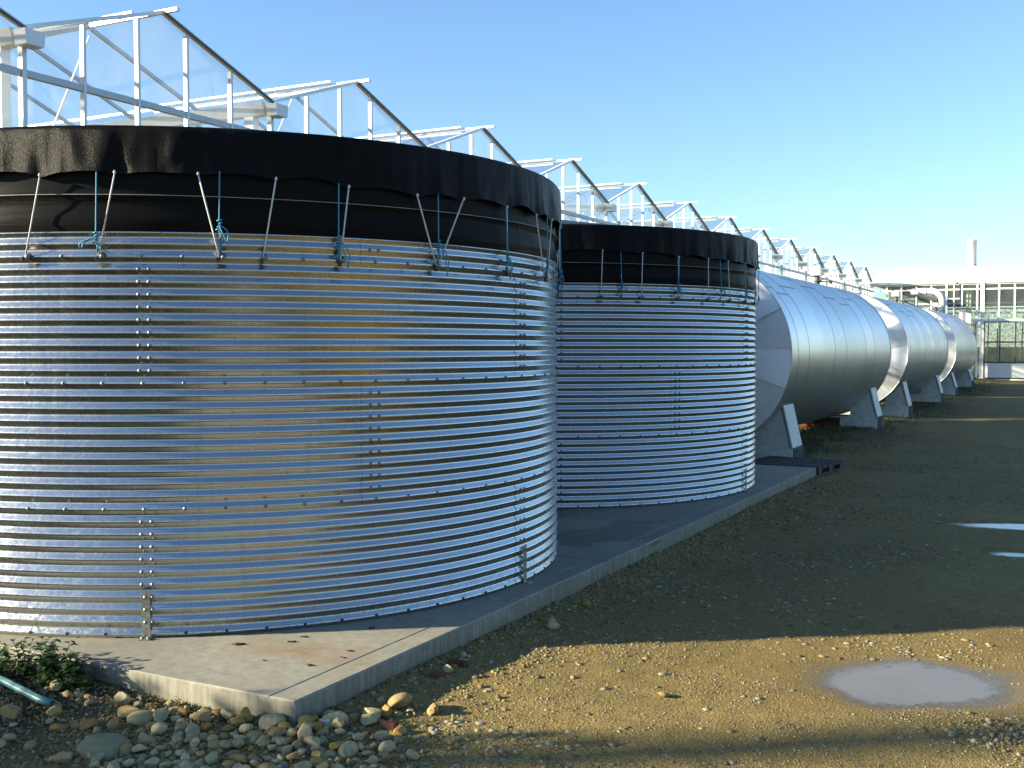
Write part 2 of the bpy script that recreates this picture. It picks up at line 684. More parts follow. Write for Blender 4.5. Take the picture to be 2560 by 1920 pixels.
# ------------------------------------------------------------------ ground with puddles
SLAB = (-9.75, -3.46, 4.27, 16.15, 0.15)
PUDDLES = [(-0.86, 6.56, 0.62, 0.46, 0.55), (-0.35, 12.93, 0.92, 0.21, 0.30), (-0.14, 11.16, 0.54, 0.15, 0.2)]
WLEVEL = -0.012


def puddle_d(i, x, y):
    cx, cy, rx, ry, rot = PUDDLES[i]
    c, s = math.cos(rot), math.sin(rot)
    u, v_ = (x - cx) * c + (y - cy) * s, -(x - cx) * s + (y - cy) * c
    d = np.sqrt((u / rx) ** 2 + (v_ / ry) ** 2)
    k = 1.0 if i == 0 else 1.9
    return d + k * 0.30 * vnoise(x, y, 0.32, 31 + i) + k * 0.12 * vnoise(x, y, 0.10, 41 + i)


def height(x, y):
    x, y = np.asarray(x, float), np.asarray(y, float)
    near = 1 - sstep(40, 140, np.hypot(x, y))
    h = 0.028 * vnoise(x, y, 1.7, 1) + 0.016 * vnoise(x, y, 0.5, 2) + 0.010 * vnoise(x, y, 0.16, 3) + 0.006 * vnoise(x, y, 0.07, 4)
    h = h * near + 0.22 * sstep(30, 58, y)
    # gravel bank along the slab, soil mound on the weedy side, raised rough ground under the cylinders
    bank = (1 - sstep(0.0, 0.35, x - SLAB[1])) * (1 - sstep(16.0, 16.6, y)) * sstep(3.9, 4.5, y)
    h = h + 0.03 * bank
    h = h + 0.05 * sstep(-4.3, -5.2, x) * (1 - sstep(4.3, 5.0, y)) * sstep(3.3, 4.2, y)
    h = h + 0.05 * sstep(-3.4, -4.6, x) * sstep(17.5, 19, y) * (1 + 1.2 * vnoise(x, y, 0.8, 9))
    for i in range(3):
        d = puddle_d(i, x, y)
        inside = WLEVEL - 0.016 * np.clip(1 - d * d, 0, 1)
        w = 1 - sstep(1.0, 2.1, d)
        rim = WLEVEL + 0.013 * np.clip(d - 1, 0, 3)
        h = np.where(d < 1, inside, rim * w + h * (1 - w))
    return h


def axis(segs):
    out = []
    for a, b, st in segs:
        out += list(np.arange(a, b - 1e-6, st))
    out.append(segs[-1][1])
    return np.array(out)


gx = axis([(-3000, -400, 400), (-400, -60, 40), (-60, -12, 4), (-12, -6.4, 0.35), (-6.4, 0.9, 0.035), (0.9, 4, 0.25), (4, 40, 4), (40, 400, 40), (400, 3000, 400)])
gy = axis([(-3000, -400, 400), (-400, -40, 40), (-40, 2, 3), (2, 3, 0.25), (3, 9, 0.035), (9, 14.5, 0.06), (14.5, 34, 0.2), (34, 70, 0.8), (70, 400, 30), (400, 3000, 400)])
GX, GY = np.meshgrid(gx, gy)
GZ = height(GX, GY)
nx, ny = len(gx), len(gy)
gv = np.stack([GX.ravel(), GY.ravel(), GZ.ravel()], 1)
ii = (np.arange(ny - 1)[:, None] * nx + np.arange(nx - 1)[None, :]).ravel()
quads = np.stack([ii, ii + 1, ii + nx + 1, ii + nx], 1)
gme = np_mesh('ground', gv, quads, True)
damp = np.zeros_like(GX)
for i in range(3):
    damp = np.maximum(damp, 1 - sstep(0.95, 1.75, puddle_d(i, GX, GY)))
damp = np.maximum(damp, 0.75 * sstep(0.02, 0.25, vnoise(GX, GY, 1.9, 17)) * sstep(3.0, 8, GY))
lane = sstep(0.08, 0.34, vnoise(GX + 0.25 * vnoise(GX, GY, 2.5, 71), GY * 0.10, 0.42, 72)) * sstep(3.0, 6, GY)
damp = np.maximum(damp, 0.6 * lane)
damp = np.maximum(damp, 0.25 * sstep(6.5, 9.5, GY) * (1 - sstep(18, 24, GY)))
edge_n = vnoise(GX, GY, 0.5, 21) * 0.9 + vnoise(GX, GY, 0.15, 22) * 0.4
grass = sstep(-3.7, -4.6, GX + edge_n) * sstep(16.4, 18.2, GY + edge_n)
grass = np.maximum(grass, 0.55 * sstep(-2.6, -4.0, GX + edge_n) * sstep(20, 24, GY))
grass = np.maximum(grass, sstep(14, 20, np.hypot(GX + 2, (GY - 6) * 0.5) + edge_n) * (1 - sstep(-12, -14, -np.abs(GX + 2))) * 0)
grass = np.maximum(grass, sstep(-2.0, -7.0, GY + edge_n) * sstep(-2.5, -5.5, GX))
grass = np.maximum(grass, 0.7 * sstep(2.6, 0.8, GY + edge_n) * sstep(0.5, -2.0, GX))
grass = np.maximum(grass, sstep(9, 14, GX + edge_n))
grass = np.maximum(grass, sstep(-22, -40, GY))
grass = np.maximum(grass, sstep(75, 110, GY))
soil = sstep(-4.15, -4.75, GX + 0.35 * edge_n) * (1 - sstep(4.2, 4.4, GY)) * sstep(1.0, 2.5, GY)
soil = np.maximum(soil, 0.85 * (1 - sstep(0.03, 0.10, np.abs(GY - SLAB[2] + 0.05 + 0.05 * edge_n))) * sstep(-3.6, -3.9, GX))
zc = np.ones((nx * ny, 4), np.float32)
zc[:, 0], zc[:, 1], zc[:, 2] = damp.ravel(), grass.ravel(), soil.ravel()
za = gme.color_attributes.new('zone', 'FLOAT_COLOR', 'POINT')
za.data.foreach_set('color', zc.ravel())
ground = tag(obj('ground', gme, GROUND), 'tan gravelly dirt yard beside the concrete slab', None, None, 'structure')


def hz(x, y):
    return float(height(x, y))


for i, (lab, nm) in enumerate([('large muddy puddle in the sunlit dirt', 'puddle'), ('long bright puddle at the frame edge in the shade', 'puddle'), ('small pale puddle at the frame edge, nearer one', 'puddle')]):
    cx, cy, rx, ry, rot = PUDDLES[i]
    pu, pw = np.meshgrid(np.linspace(-1.35, 1.35, 90), np.linspace(-1.35, 1.35, 70))
    pX = cx + rx * pu * math.cos(rot) - ry * pw * math.sin(rot)
    pY = cy + rx * pu * math.sin(rot) + ry * pw * math.cos(rot)
    pd = puddle_d(i, pX, pY)
    iq = (np.arange(69)[:, None] * 90 + np.arange(89)[None, :]).ravel()
    me = np_mesh('puddle', np.stack([pX.ravel(), pY.ravel(), np.full(pX.size, WLEVEL)], 1), np.stack([iq, iq + 1, iq + 91, iq + 90], 1), True, np.repeat(np.clip(pd.ravel(), 0, 2)[:, None], 3, axis=1))
    tag(obj('puddle', me, WATER), lab, 'puddle', None, 'structure')

# ------------------------------------------------------------------ concrete slab
slab = thing('concrete_slab', 'grey concrete slab under the two corrugated tanks', 'slab', ((SLAB[0] + SLAB[1]) / 2, (SLAB[2] + SLAB[3]) / 2, 0), None, 'structure')
joints = [SLAB[2], 8.28, 10.27, 13.25, SLAB[3]]


def slab_section(y0, y1, first, last):
    """grid top with a chamfered worn edge, a shallow trowel line near the outer edge and straight sides"""
    x0, x1, zt = SLAB[0], SLAB[1], SLAB[4]
    xs = [x0, x0 + 0.012] + list(np.linspace(x0 + 0.3, x1 - 0.24, 18)) + [x1 - 0.180, x1 - 0.176, x1 - 0.170, x1 - 0.166, x1 - 0.09, x1 - 0.03, x1 - 0.012, x1]
    ys = [y0, y0 + 0.010] + list(np.arange(y0 + 0.05, y1 - 0.06, 0.06)) + [y1 - 0.010, y1]
    nX, nY = len(xs), len(ys)
    v, f = [], []
    for j, y in enumerate(ys):
        for i, x in enumerate(xs):
            z = zt + 0.004 * vnoise(x, y, 0.9, 51)
            if i in (21, 22):
                z -= 0.003
            if i in (0, nX - 1):
                z -= 0.010 + 0.022 * max(0, vnoise(x, y, 0.13, 52) + 0.5 * vnoise(x, y, 0.04, 57))
            if (j == 0 or j == nY - 1):
                z -= 0.008 + 0.018 * max(0, vnoise(x, y * 3, 0.13, 53) + 0.5 * vnoise(x, y, 0.04, 58))
            xx = x + (0.004 * vnoise(y, x, 0.25, 54) if i >= nX - 3 else 0)
            yy = y + (0.004 * vnoise(x, y, 0.25, 55) if first and j == 0 else 0)
            v.append((xx, yy, z))
    for j in range(nY - 1):
        for i in range(nX - 1):
            a = j * nX + i
            f.append((a, a + 1, a + nX + 1, a + nX))
    loop = [i for i in range(nX)] + [j * nX + nX - 1 for j in range(1, nY)] + [(nY - 1) * nX + i for i in range(nX - 2, -1, -1)] + [j * nX for j in range(nY - 2, 0, -1)]
    n = len(v)
    prev = list(loop)
    for zl in (0.09, 0.03, -0.12):
        cur = []
        for k in loop:
            x, y, _ = v[k]
            bx = 0.006 * vnoise(y * 1.0, zl * 9 + x, 0.18, 56)
            cur.append(len(v))
            v.append((x + (bx if x > x1 - 0.1 else 0), y + (bx if y < y0 + 0.02 and first else 0), zl))
        L = len(loop)
        for q in range(L):
            f.append((prev[q], cur[q], cur[(q + 1) % L], prev[(q + 1) % L]))
        prev = cur
    return mk_mesh('slab_section', v, f)


for k in range(4):
    g0 = 0.004 if k else 0
    g1 = 0.004 if k < 3 else 0
    obj('slab_section', slab_section(joints[k] + g0, joints[k + 1] - g1, k == 0, k == 3), CONC, slab)

# ------------------------------------------------------------------ corrugated tanks
PITCHC, AMP = 0.0762, 0.0094
ROW0 = 0.023
ROWS = [ROW0 + 10 * PITCHC, ROW0 + 20 * PITCHC, ROW0 + 30 * PITCHC]
TOPZ = 2.452
BASEZ = SLAB[4]


def corr_r(z):
    ph = 2 * PI * (z - ROW0) / PITCHC
    return AMP * (np.cos(ph) + 0.10 * np.cos(3 * ph))


def panel_mesh(name, R, z0, z1, a0, a1, seed, off):
    nz = int(round((z1 - z0) / PITCHC * 12)) + 1
    na = max(8, int((a1 - a0) / 1.3))
    zs = np.linspace(z0, z1, nz)
    an = np.linspace(a0, a1, na)
    A, Z = np.meshgrid(an, zs)
    t = (A - a0) / (a1 - a0)
    r = R + corr_r(Z) + off + 0.0022 * (1 - t) + 0.0012
    dent = vnoise(A, Z * 30, 9.0, seed) * 0.0022 + vnoise(A, Z * 60, 3.0, seed + 5) * 0.0007
    r = r + dent
    a = np.radians(A)
    v = np.stack([r * np.cos(a), r * np.sin(a), Z], -1).reshape(-1, 3)
    i = (np.arange(nz - 1)[:, None] * na + np.arange(na - 1)[None, :]).ravel()
    q = np.stack([i, i + 1, i + na + 1, i + na], 1)
    return np_mesh(name, v, q, True)


bolt_me = MB().lathe([(0.0125, 0), (0.0125, 0.0025), (0.0088, 0.003), (0.0085, 0.008), (0.0055, 0.0115), (0.001, 0.0125)], 8).mesh('bolt', True)
bolt_me.materials.append(BOLT)
plug_me = MB().lathe([(0.010, -0.004), (0.010, 0.0015), (0.008, 0.002)], 10).mesh('bolt_hole')
plug_me.materials.append(BLACK)


def pol(c, r, deg, z):
    a = R_(deg)
    return Vector((c[0] + r * math.cos(a), c[1] + r * math.sin(a), BASEZ + z))


def build_tank(name, label, c, R, seam_odd, seam_even, bolt0, bungees, ropes, hooks, brackets, seed, view):
    root = thing(name, label, 'water tank', (c[0], c[1], BASEZ), 'corrugated water tanks on the slab')
    M0 = T((c[0], c[1], BASEZ))
    STEP = 4.845
    rings = [(0.0, ROWS[0] + 0.028), (ROWS[0] - 0.028, ROWS[1] + 0.028), (ROWS[1] - 0.028, ROWS[2] + 0.028), (ROWS[2] - 0.028, TOPZ)]
    for k, (z0, z1) in enumerate(rings):
        start = seam_odd if k % 2 == 0 else seam_even
        cuts = [start + 58.14 * i for i in range(-1, 5)]
        edges = [(cuts[i], cuts[i + 1]) for i in range(5)] + [(cuts[5], cuts[0] + 360)]
        for i, (a0, a1) in enumerate(edges):
            obj('steel_panel', panel_mesh('steel_panel', R, z0, z1, a0 - 1.8, a1 + 1.2, seed + k * 10 + i, 0.0018 * (k % 2)), GALV, root, M0)
    # inner lining wall so that nothing shines through
    lo, hi = view

    def add_bolt(deg, z, rr=AMP, par=root):
        p = pol(c, R + rr + 0.0035, deg, z)
        return obj('bolt', bolt_me, None, par, T(p) @ RZ(R_(deg)) @ Matrix.Rotation(random.uniform(0, 1), 4, 'X'))
    skip = [h[0] for h in hooks]
    for z in ROWS:
        a = bolt0 - 20 * STEP
        while a < hi:
            if a > lo and not (z == ROWS[2] and any(abs(a - s) < 1.2 for s in skip)):
                add_bolt(a, z)
            a += STEP
    for k in range(4):
        start = seam_odd if k % 2 == 0 else seam_even
        zs = [ROW0 + PITCHC * j for j in ((range(1, 10)) if k == 0 else range(10 * k + 1, 10 * k + 10) if k < 3 else range(31, 33))]
        for i in range(-2, 5):
            s = start + 58.14 * i
            if not lo - 1 < s < hi + 1:
                continue
            for z in zs:
                if z > TOPZ:
                    continue
                for d in (-0.62, 0.62):
                    onbr = any(abs(s - b) < 1.2 for b in brackets) and z < 0.27 and d < 0
                    if not onbr:
                        add_bolt(s + d, z)
    a = bolt0 - 20 * STEP
    while a < hi:
        if a > lo and not any(abs(a - b) < 1.2 for b in brackets):
            p = pol(c, R + AMP + 0.004, a, ROW0 + 0.004)
            obj('bolt_hole', plug_me, None, root, T(p) @ RZ(R_(a)))
        a += STEP
    for b in brackets:
        Mb = T((c[0], c[1], BASEZ)) @ RZ(R_(b))
        mb = MB()
        r = R + AMP + 0.005
        mb.box(r, r + 0.006, -0.052, 0.0, 0.006, 0.285)
        mb.box(r, r + 0.055, -0.056, 0.006, 0.001, 0.008)
        br = mb.build('anchor_bracket', ZINC, root, False, Mb)
        for z in (ROW0 + PITCHC, ROW0 + 2 * PITCHC, ROW0 + 3 * PITCHC):
            p = Mb @ Vector((r + 0.006, -0.028, z))
            obj('bolt', bolt_me, None, br, T(p) @ RZ(R_(b)))
        for yy in (-0.042, -0.006):
            p = Mb @ Vector((r + 0.034, yy, 0.008))
            obj('bolt', bolt_me, None, br, T(p) @ Matrix.Rotation(-PI / 2, 4, 'Y'))
    # liner turned up above the steel
    zs = np.array([2.40, 2.44, 2.46, 2.50, 2.55, 2.60, 2.65, 2.672, 2.68, 2.72, 2.78, 2.86, 2.95, 3.04])
    an = np.linspace(0, 360, 241)
    A, Z = np.meshgrid(an, zs)
    r = R - 0.006 + 0.010 * np.sin((Z - 2.46) * 26) * (Z < 2.72) + 0.006 * vnoise(A, Z * 40, 11, seed + 70)
    r = np.where(np.abs(Z - 2.676) < 0.012, R - 0.002, r)
    r = np.where(Z < 2.47, R - 0.014, r)
    aa = np.radians(A)
    v = np.stack([r * np.cos(aa), r * np.sin(aa), Z], -1).reshape(-1, 3)
    na, nz = len(an), len(zs)
    i = (np.arange(nz - 1)[:, None] * na + np.arange(na - 1)[None, :]).ravel()
    obj('liner', np_mesh('liner', v, np.stack([i, i + 1, i + na + 1, i + na], 1), True), LINER, root, M0)
    # rolled top edge of the steel and the tension wire round the liner
    ring = [(R * math.cos(t), R * math.sin(t), TOPZ) for t in np.linspace(0, 2 * PI, 181)]
    MB().tube([(x * (R + 0.004) / R, y * (R + 0.004) / R, z) for x, y, z in ring], 0.007, 6, False).build('top_edge', GALV, root, True, M0)
    MB().tube([(x * (R + 0.006) / R, y * (R + 0.006) / R, 2.677 + 0.006 * math.sin(3 * t)) for (x, y, z), t in zip(ring, np.linspace(0, 2 * PI, 181))], 0.0022, 4, False).build('tension_wire', WIRE, root, True, M0)
    # net cover: shallow cone, rounded rim, hanging scalloped skirt
    tops = sorted([b[0] for b in bungees]) 
    zt = {b[0]: b[1] for b in bungees}
    ext = list(tops)
    a = tops[-1] + 9.5
    while a < tops[0] + 352:
        ext.append(a)
        zt[a] = 2.76
        a += 9.5
    ext = np.array(ext + [tops[0] + 360])
    an = tops[0] + np.linspace(0, 360, 721)
    hem = np.zeros_like(an)
    dn = np.full_like(an, 99.0)
    for q in range(len(ext) - 1):
        e0, e1 = ext[q], ext[q + 1]
        sel = (an >= e0) & (an <= e1)
        t = (an[sel] - e0) / (e1 - e0)
        z0, z1 = zt[e0], zt.get(e1, zt[ext[0]])
        gap = min(1.0, (e1 - e0) / 9.0)
        hem[sel] = z0 * (1 - t) + z1 * t + (0.012 + 0.034 * (vnoise(e0, 3.0, 1.0, seed) + .5)) * gap * np.sin(PI * t) ** 0.8
        dn[sel] = np.minimum(an[sel] - e0, e1 - an[sel])
    hem = hem + 0.004 * vnoise(an, an * 0, 1.3, seed + 3)
    RIM = 3.085
    rows = []
    fold = vnoise(an, an * 0, 2.3, seed + 4) * 0.034 + vnoise(an, an * 0, 0.9, seed + 6) * 0.014
    pull = np.exp(-(dn / 1.1) ** 2)
    for s in np.linspace(0, 1, 13):              # hem (0) up to rim (1)
        z = hem * (1 - s) + (RIM - 0.02 + 0.006 * vnoise(an, an * 0, 4, seed + 8)) * s
        lean = vnoise(an + 2.5 * (s - .5) * np.sign(vnoise(an, an * 0, 6.0, seed + 9)), an * 0 + s * 1.3, 1.6, seed + 11) * 0.016
        r = R + 0.028 + 0.012 * (1 - s) + (fold + lean) * (1 - 0.75 * s) - 0.016 * pull * (1 - s) ** 2
        r = r + 0.02 * np.exp(-(s / 0.06) ** 2) * 0.25
        rows.append((r, z))
    rows.append((np.full_like(an, R + 0.012), np.full_like(an, RIM + 0.002)))
    rows.append((np.full_like(an, R - 0.012), np.full_like(an, RIM + 0.007)))
    for s in (0.9, 0.7, 0.5, 0.25, 0.02):
        rows.append((np.full_like(an, R * s), np.full_like(an, RIM + 0.41 * (1 - s) ** 1.15)))
    aa = np.radians(an)
    v = np.concatenate([np.stack([r * np.cos(aa), r * np.sin(aa), z], 1) for r, z in rows])
    na, nz = len(an), len(rows)
    i = (np.arange(nz - 1)[:, None] * na + np.arange(na - 1)[None, :]).ravel()
    obj('net_cover', np_mesh('net_cover', v, np.stack([i, i + 1, i + na + 1, i + na], 1), True), NET, root, M0)
    # elastic cords
    for (a0, z0, a1, z1) in bungees:
        p0, p1 = pol(c, R + 0.040, a0, z0 + 0.012), pol(c, R + 0.034, a1, z1)
        b = MB().tube([p0, (p0 * 2 + p1) / 3, (p0 + p1 * 2) / 3, p1], 0.0052, 6)
        kp = pol(c, R + 0.044, a0, z0 + 0.012)
        b.tube([kp + Vector((0, 0, -0.012)), kp, kp + Vector((0, 0, 0.012))], [0.004, 0.010, 0.004], 6)
        b.build('elastic_cord', CORD, root, True)
    for (h, tilt) in hooks:
        p = pol(c, R + AMP + 0.012, h, ROWS[2] - 0.004)
        Mh = T(p) @ RZ(R_(h)) @ Matrix.Rotation(R_(tilt), 4, 'X')
        mb = MB()
        mb.box(-0.004, 0.014, -0.034, 0.034, -0.011, 0.011)
        mb.box(0.014, 0.026, -0.030, -0.018, -0.008, 0.008)
        hk = mb.build('cord_hook', BLACK, root, False, Mh)
        obj('bolt', bolt_me, None, hk, T(pol(c, R + AMP + 0.024, h + 0.25, ROWS[2])) @ RZ(R_(h)) @ SC(1.15, 1.3, 1.3))
    for ri, (a0, z0, a1, z1, loop) in enumerate(ropes):
        rr = R + 0.046
        rope = MB()
        p0, p1 = pol(c, rr, a0, z0 + 0.015), pol(c, rr, a1, z1 + 0.01)
        n = 14
        pts = [p0.lerp(p1, t) + Vector((0.0012 * math.sin(40 * t), 0, 0)) for t in np.linspace(0, 1, n)]
        rope.tube(pts, 0.0042, 6)
        ro = rope.build('rope', ROPE, root, True)
        # knot: a few wraps
        kn = MB()
        rad = Vector((math.cos(R_(a1)), math.sin(R_(a1)), 0))
        tan = Vector((-rad.y, rad.x, 0))
        kc = p1 + Vector((0, 0, -0.02))
        pts = []
        for t in np.linspace(0, 1, 40):
            w = 2 * PI * 4.2 * t
            rr_ = 0.011 + 0.004 * math.sin(9 * t + ri)
            pts.append(kc + tan * (rr_ * math.cos(w) + 0.006 * math.sin(5 * t)) + rad * (rr_ * math.sin(w)) + Vector((0, 0, 0.035 - 0.075 * t)))
        kn.tube(pts, 0.0045, 6)
        pe = pol(c, R + AMP + 0.016, a1, ROWS[2])
        kn.tube([kc, kc.lerp(pe, 0.5) + tan * 0.004, pe], 0.0042, 6)
        kn.tube([kc + tan * 0.006, kc.lerp(pe, 0.5) + tan * 0.012, pe + tan * 0.006], 0.0042, 6)
        kn.build('knot', ROPE, ro, True)
        lp = MB()
        lx, lz = loop
        P = [kc]
        for t in np.linspace(0.12, 1, 9):
            P.append(kc + tan * (lx * math.sin(t * PI * 0.55) + 0.014 * math.sin(t * PI)) + rad * (0.014 * math.sin(t * PI)) + Vector((0, 0, -lz * t ** 1.4)))
        for t in np.linspace(0.9, 0.1, 8):
            P.append(kc + tan * (lx * math.sin(t * PI * 0.55) - 0.016 * math.sin(t * PI)) + rad * (0.010 + 0.010 * math.sin(t * PI)) + Vector((0, 0, -lz * t ** 1.4 - 0.006)))
        lp.tube(P, 0.0040, 6)
        lp.build('rope_loop', ROPE, ro, True)
    return root


T1, T2 = (-6.53, 7.18), (-6.50, 13.15)
TR1, TR2 = 2.820, 2.835
H = ROWS[2]
build_tank('corrugated_tank', 'nearer corrugated galvanised steel tank with black net cover, at the slab corner', T1, TR1, -57.55, -28.9, -57.8,
           [(-78.5, 2.78, -79.5, H), (-69.77, 2.778, -71.9, H), (-60.64, 2.791, -62.75, H), (-50.97, 2.79, -48.55, H), (-41.79, 2.78, -43.4, H), (-32.58, 2.76, -33.7, H),
            (-22.69, 2.745, -19.5, H), (-14.61, 2.759, -19.1, H), (-5.0, 2.752, -4.6, H), (4.29, 2.743, 8.4, H), (12.16, 2.752, 10.0, H), (19.5, 2.72, 22.0, H)],
           [(-62.77, 2.805, -62.95, 2.426, (-0.085, 0.06)), (-48.46, 2.806, -48.56, 2.507, (0.045, 0.10)), (-33.96, 2.772, -34.0, 2.436, (0.06, 0.16)),
            (-19.32, 2.773, -19.27, 2.451, (0.07, 0.20)), (-5.41, 2.75, -4.9, 2.416, (0.03, 0.15)), (9.05, 2.776, 9.3, 2.422, (-0.05, 0.09)), (20.0, 2.70, 21.4, 2.38, (0.06, 0.11))],
           [(-79.5, 20), (-71.9, 25), (-62.6, 38), (-48.4, 40), (-43.4, 70), (-33.6, 70), (-19.3, 75), (-4.6, 80), (9.6, 80), (22.0, 15)],
           [-57.2, 1.8], 100, (-88, 40))
build_tank('corrugated_tank', 'farther corrugated galvanised steel tank with black net cover, beside the silver cylinder', T2, TR2, -1.2, -30.6, -30.8,
           [(-68.5, 2.78, -69, H), (-59.5, 2.78, -60, H), (-49.81, 2.794, -50.1, H), (-40.41, 2.775, -40.57, H), (-30.81, 2.753, -30.85, H), (-21.47, 2.753, -21.18, H), (-13.66, 2.746, -12.44, H), (-4.27, 2.751, -3.54, H), (4.5, 2.722, 5.18, H), (14, 2.75, 15, H)],
           [(-59.8, 2.78, -59.6, 2.43, (0.04, 0.12)), (-45.69, 2.802, -45.47, 2.44, (0.05, 0.05)), (-31.21, 2.752, -30.94, 2.437, (0.04, 0.10)), (-17.25, 2.764, -16.56, 2.44, (0.05, 0.05)), (-4.3, 2.751, -3.82, 2.43, (0.02, 0.06)), (4.8, 2.74, 5.5, 2.43, (0.17, 0.08))],
           [(-60, 10), (-50.1, 10), (-40.57, 12), (-30.85, 30), (-21.18, 35), (-12.44, 40), (-3.54, 40), (5.18, 20)],
           [-0.6], 300, (-75, 40))

# ------------------------------------------------------------------ horizontal insulated cylinders
CX, CZ, CR = -5.63, EYE - 0.13, 1.55


def cyl_ring_mesh(L, r, bead):
    prof = [(r, 0.0)] + [(r, L * t) for t in (0.25, 0.5, 0.75)] + [(r - 0.001, L + 0.03)]
    n = 96
    v, f = [], []
    for rr, y in prof:
        for j in range(n):
            t = 2 * PI * j / n
            v.append((rr * math.cos(t), y, rr * math.sin(t)))
    for i in range(len(prof) - 1):
        for j in range(n):
            k = (j + 1) % n
            f.append((i * n + j, (i + 1) * n + j, (i + 1) * n + k, i * n + k))
    return mk_mesh('cladding_ring', v, f, True)


def build_cylinder(label, y0, bounds, sup, idx):
    root = thing('horizontal_cylinder', label, 'storage cylinder', (CX, y0, 0), 'silver horizontal cylinders in a row')
    M0 = T((CX, 0, CZ))
    y1 = bounds[-1]
    for k in range(len(bounds) - 1):
        L = bounds[k + 1] - bounds[k]
        r = CR + 0.002 * ((k * 7 + idx) % 3 - 1)
        ring = obj('cladding_ring', cyl_ring_mesh(L, r, 0.002), CLAD, root, T((CX, bounds[k], CZ)) @ Matrix.Rotation(R_(1.2 * ((k * 5) % 3 - 1)), 4, 'Y'))
        # lengthwise lap seam of this ring near the top
        ang = R_([44.5, 61.5, 40.0, 54.0, 48.0][(k * 2 + idx) % 5])
        p = Vector((CX + (r + 0.004) * math.cos(ang), bounds[k] + L / 2, CZ + (r + 0.004) * math.sin(ang)))
        M = T(p) @ Matrix.Rotation(-ang, 4, 'Y') @ SC(0.006, L * 0.96, 0.016)
        obj('lap_seam', cube(GREYP), None, ring, M)
    # end cap from sector sheets, slightly conical; every second sheet lies on top of its neighbours
    for (yy, sgn) in ((y0, -1), (y1 + 0.03, 1)):
        n = 15
        for s in range(n):
            a0, a1 = 4.4 + 24 * s - 0.4, 4.4 + 24 * (s + 1) + 0.4
            dep = 0.13 + 0.09 * math.sin(s * 2.4 + idx)
            tl = 0.03 * math.sin(s * 3.9 + idx * 1.3)
            v = [(0, sgn * dep, 0)]
            m = 10
            top = 0.003 * (s % 2)
            for t in np.linspace(a0, a1, m):
                u = (t - a0) / (a1 - a0) - 0.5
                for rr in (0.5, 1.0):
                    v.append((CR * rr * math.cos(R_(t)), sgn * (dep * (1 - rr) + top + 0.002 + tl * u * rr * 2), CR * rr * math.sin(R_(t))))
            f = []
            for q in range(m - 1):
                b = 1 + 2 * q
                f.append((0, b, b + 2))
                f.append((b, b + 1, b + 3, b + 2))
            if sgn > 0:
                f = [tuple(reversed(x)) for x in f]
            obj('end_cap_sheet', mk_mesh('end_cap_sheet', v, f, False), CAPM, root, T((CX, yy, CZ)))
        rim = MB().tube([(CX + (CR + 0.004) * math.cos(t), yy, CZ + (CR + 0.004) * math.sin(t)) for t in np.linspace(0, 2 * PI, 97)], 0.012, 6, False)
        rim.build('end_rim', CLAD, root, True)
    # two saddles
    for ys in sup:
        zb = hz(CX + 1.3, ys)
        sad = MB()
        d0, d1 = ys - 0.33, ys + 0.33
        sad.box(CX - 1.46, CX + 1.46, d0 + 0.01, d1 - 0.01, zb - 0.15, zb + 0.27)
        so = sad.build('saddle_base', GREYP, root)
        for sg in (-1, 1):
            leg = MB()
            pts = []
            for xr in (0.86, 1.27):
                pts.append((CX + sg * xr, CZ - math.sqrt(CR * CR - xr * xr) + 0.02))
            poly = [(CX + sg * 0.86, zb + 0.27), (CX + sg * 1.42, zb + 0.27), pts[1], pts[0]]
            if sg < 0:
                poly = poly[::-1]
            leg.prism(poly, 'y', d0 + 0.02, d0 + 0.05).build('saddle_web', GREYP, root)
            MB().prism(poly, 'y', d1 - 0.05, d1 - 0.02).build('saddle_web', GREYP, root)
            bar('saddle_flange', GREYL, (CX + sg * 1.455, ys, zb + 0.28), (CX + sg * 1.30, ys, CZ - math.sqrt(CR * CR - 1.27 ** 2) + 0.06), 0.66, 0.03, root)
            for q in range(4):
                box('base_stiffener', DKGREY, CX + sg * 1.46 - 0.005, CX + sg * 1.46 + 0.05, d0 + 0.05 + 0.16 * q, d0 + 0.075 + 0.16 * q, zb - 0.05, zb + 0.27, root)
    # relief valve on the crown near the far end
    yv = y1 - 0.8
    zt = CZ + CR
    vm = MB().lathe([(0.06, -0.02), (0.06, 0.10), (0.10, 0.10), (0.10, 0.13), (0.055, 0.13), (0.055, 0.26)], 12, T((CX, yv, zt)) @ Matrix.Rotation(-PI / 2, 4, 'Y'))
    vb = vm.build('valve_body', DKGREY, root)
    MB().box(CX - 0.14, CX + 0.10, yv - 0.12, yv + 0.12, zt + 0.24, zt + 0.42).build('valve_housing', INSUL, vb)
    MB().tube([(CX + 0.05, yv, zt + 0.12), (CX + 0.26, yv, zt + 0.12), (CX + 0.34, yv, zt + 0.06)], 0.035, 8).build('valve_pipe', BOLT, vb, True)
    MB().lathe([(0.045, 0), (0.05, 0.02), (0.05, 0.12), (0.02, 0.14)], 10, T((CX - 0.22, yv - 0.3, zt - 0.03)) @ Matrix.Rotation(-PI / 2, 4, 'Y')).build('vent_stub', REDDK, root)
    return root


def bounds_for(y0, y1, first=(0.49, 1.26)):
    b = [y0] + [y0 + q for q in first]
    n = int(round((y1 - b[-1]) / 1.08))
    return b + [b[-1] + (y1 - b[-1]) * (k + 1) / n for k in range(n)]


build_cylinder('nearest silver clad horizontal cylinder, partly behind the farther corrugated tank', 17.2, bounds_for(17.2, 27.0), (18.0, 26.1), 0)
build_cylinder('middle one of the three silver clad horizontal cylinders', 29.85, bounds_for(29.85, 39.1), (31.0, 38.4), 1)
build_cylinder('farthest silver clad horizontal cylinder, close to the glass building', 41.7, bounds_for(41.7, 50.0), (42.9, 49.3), 2)

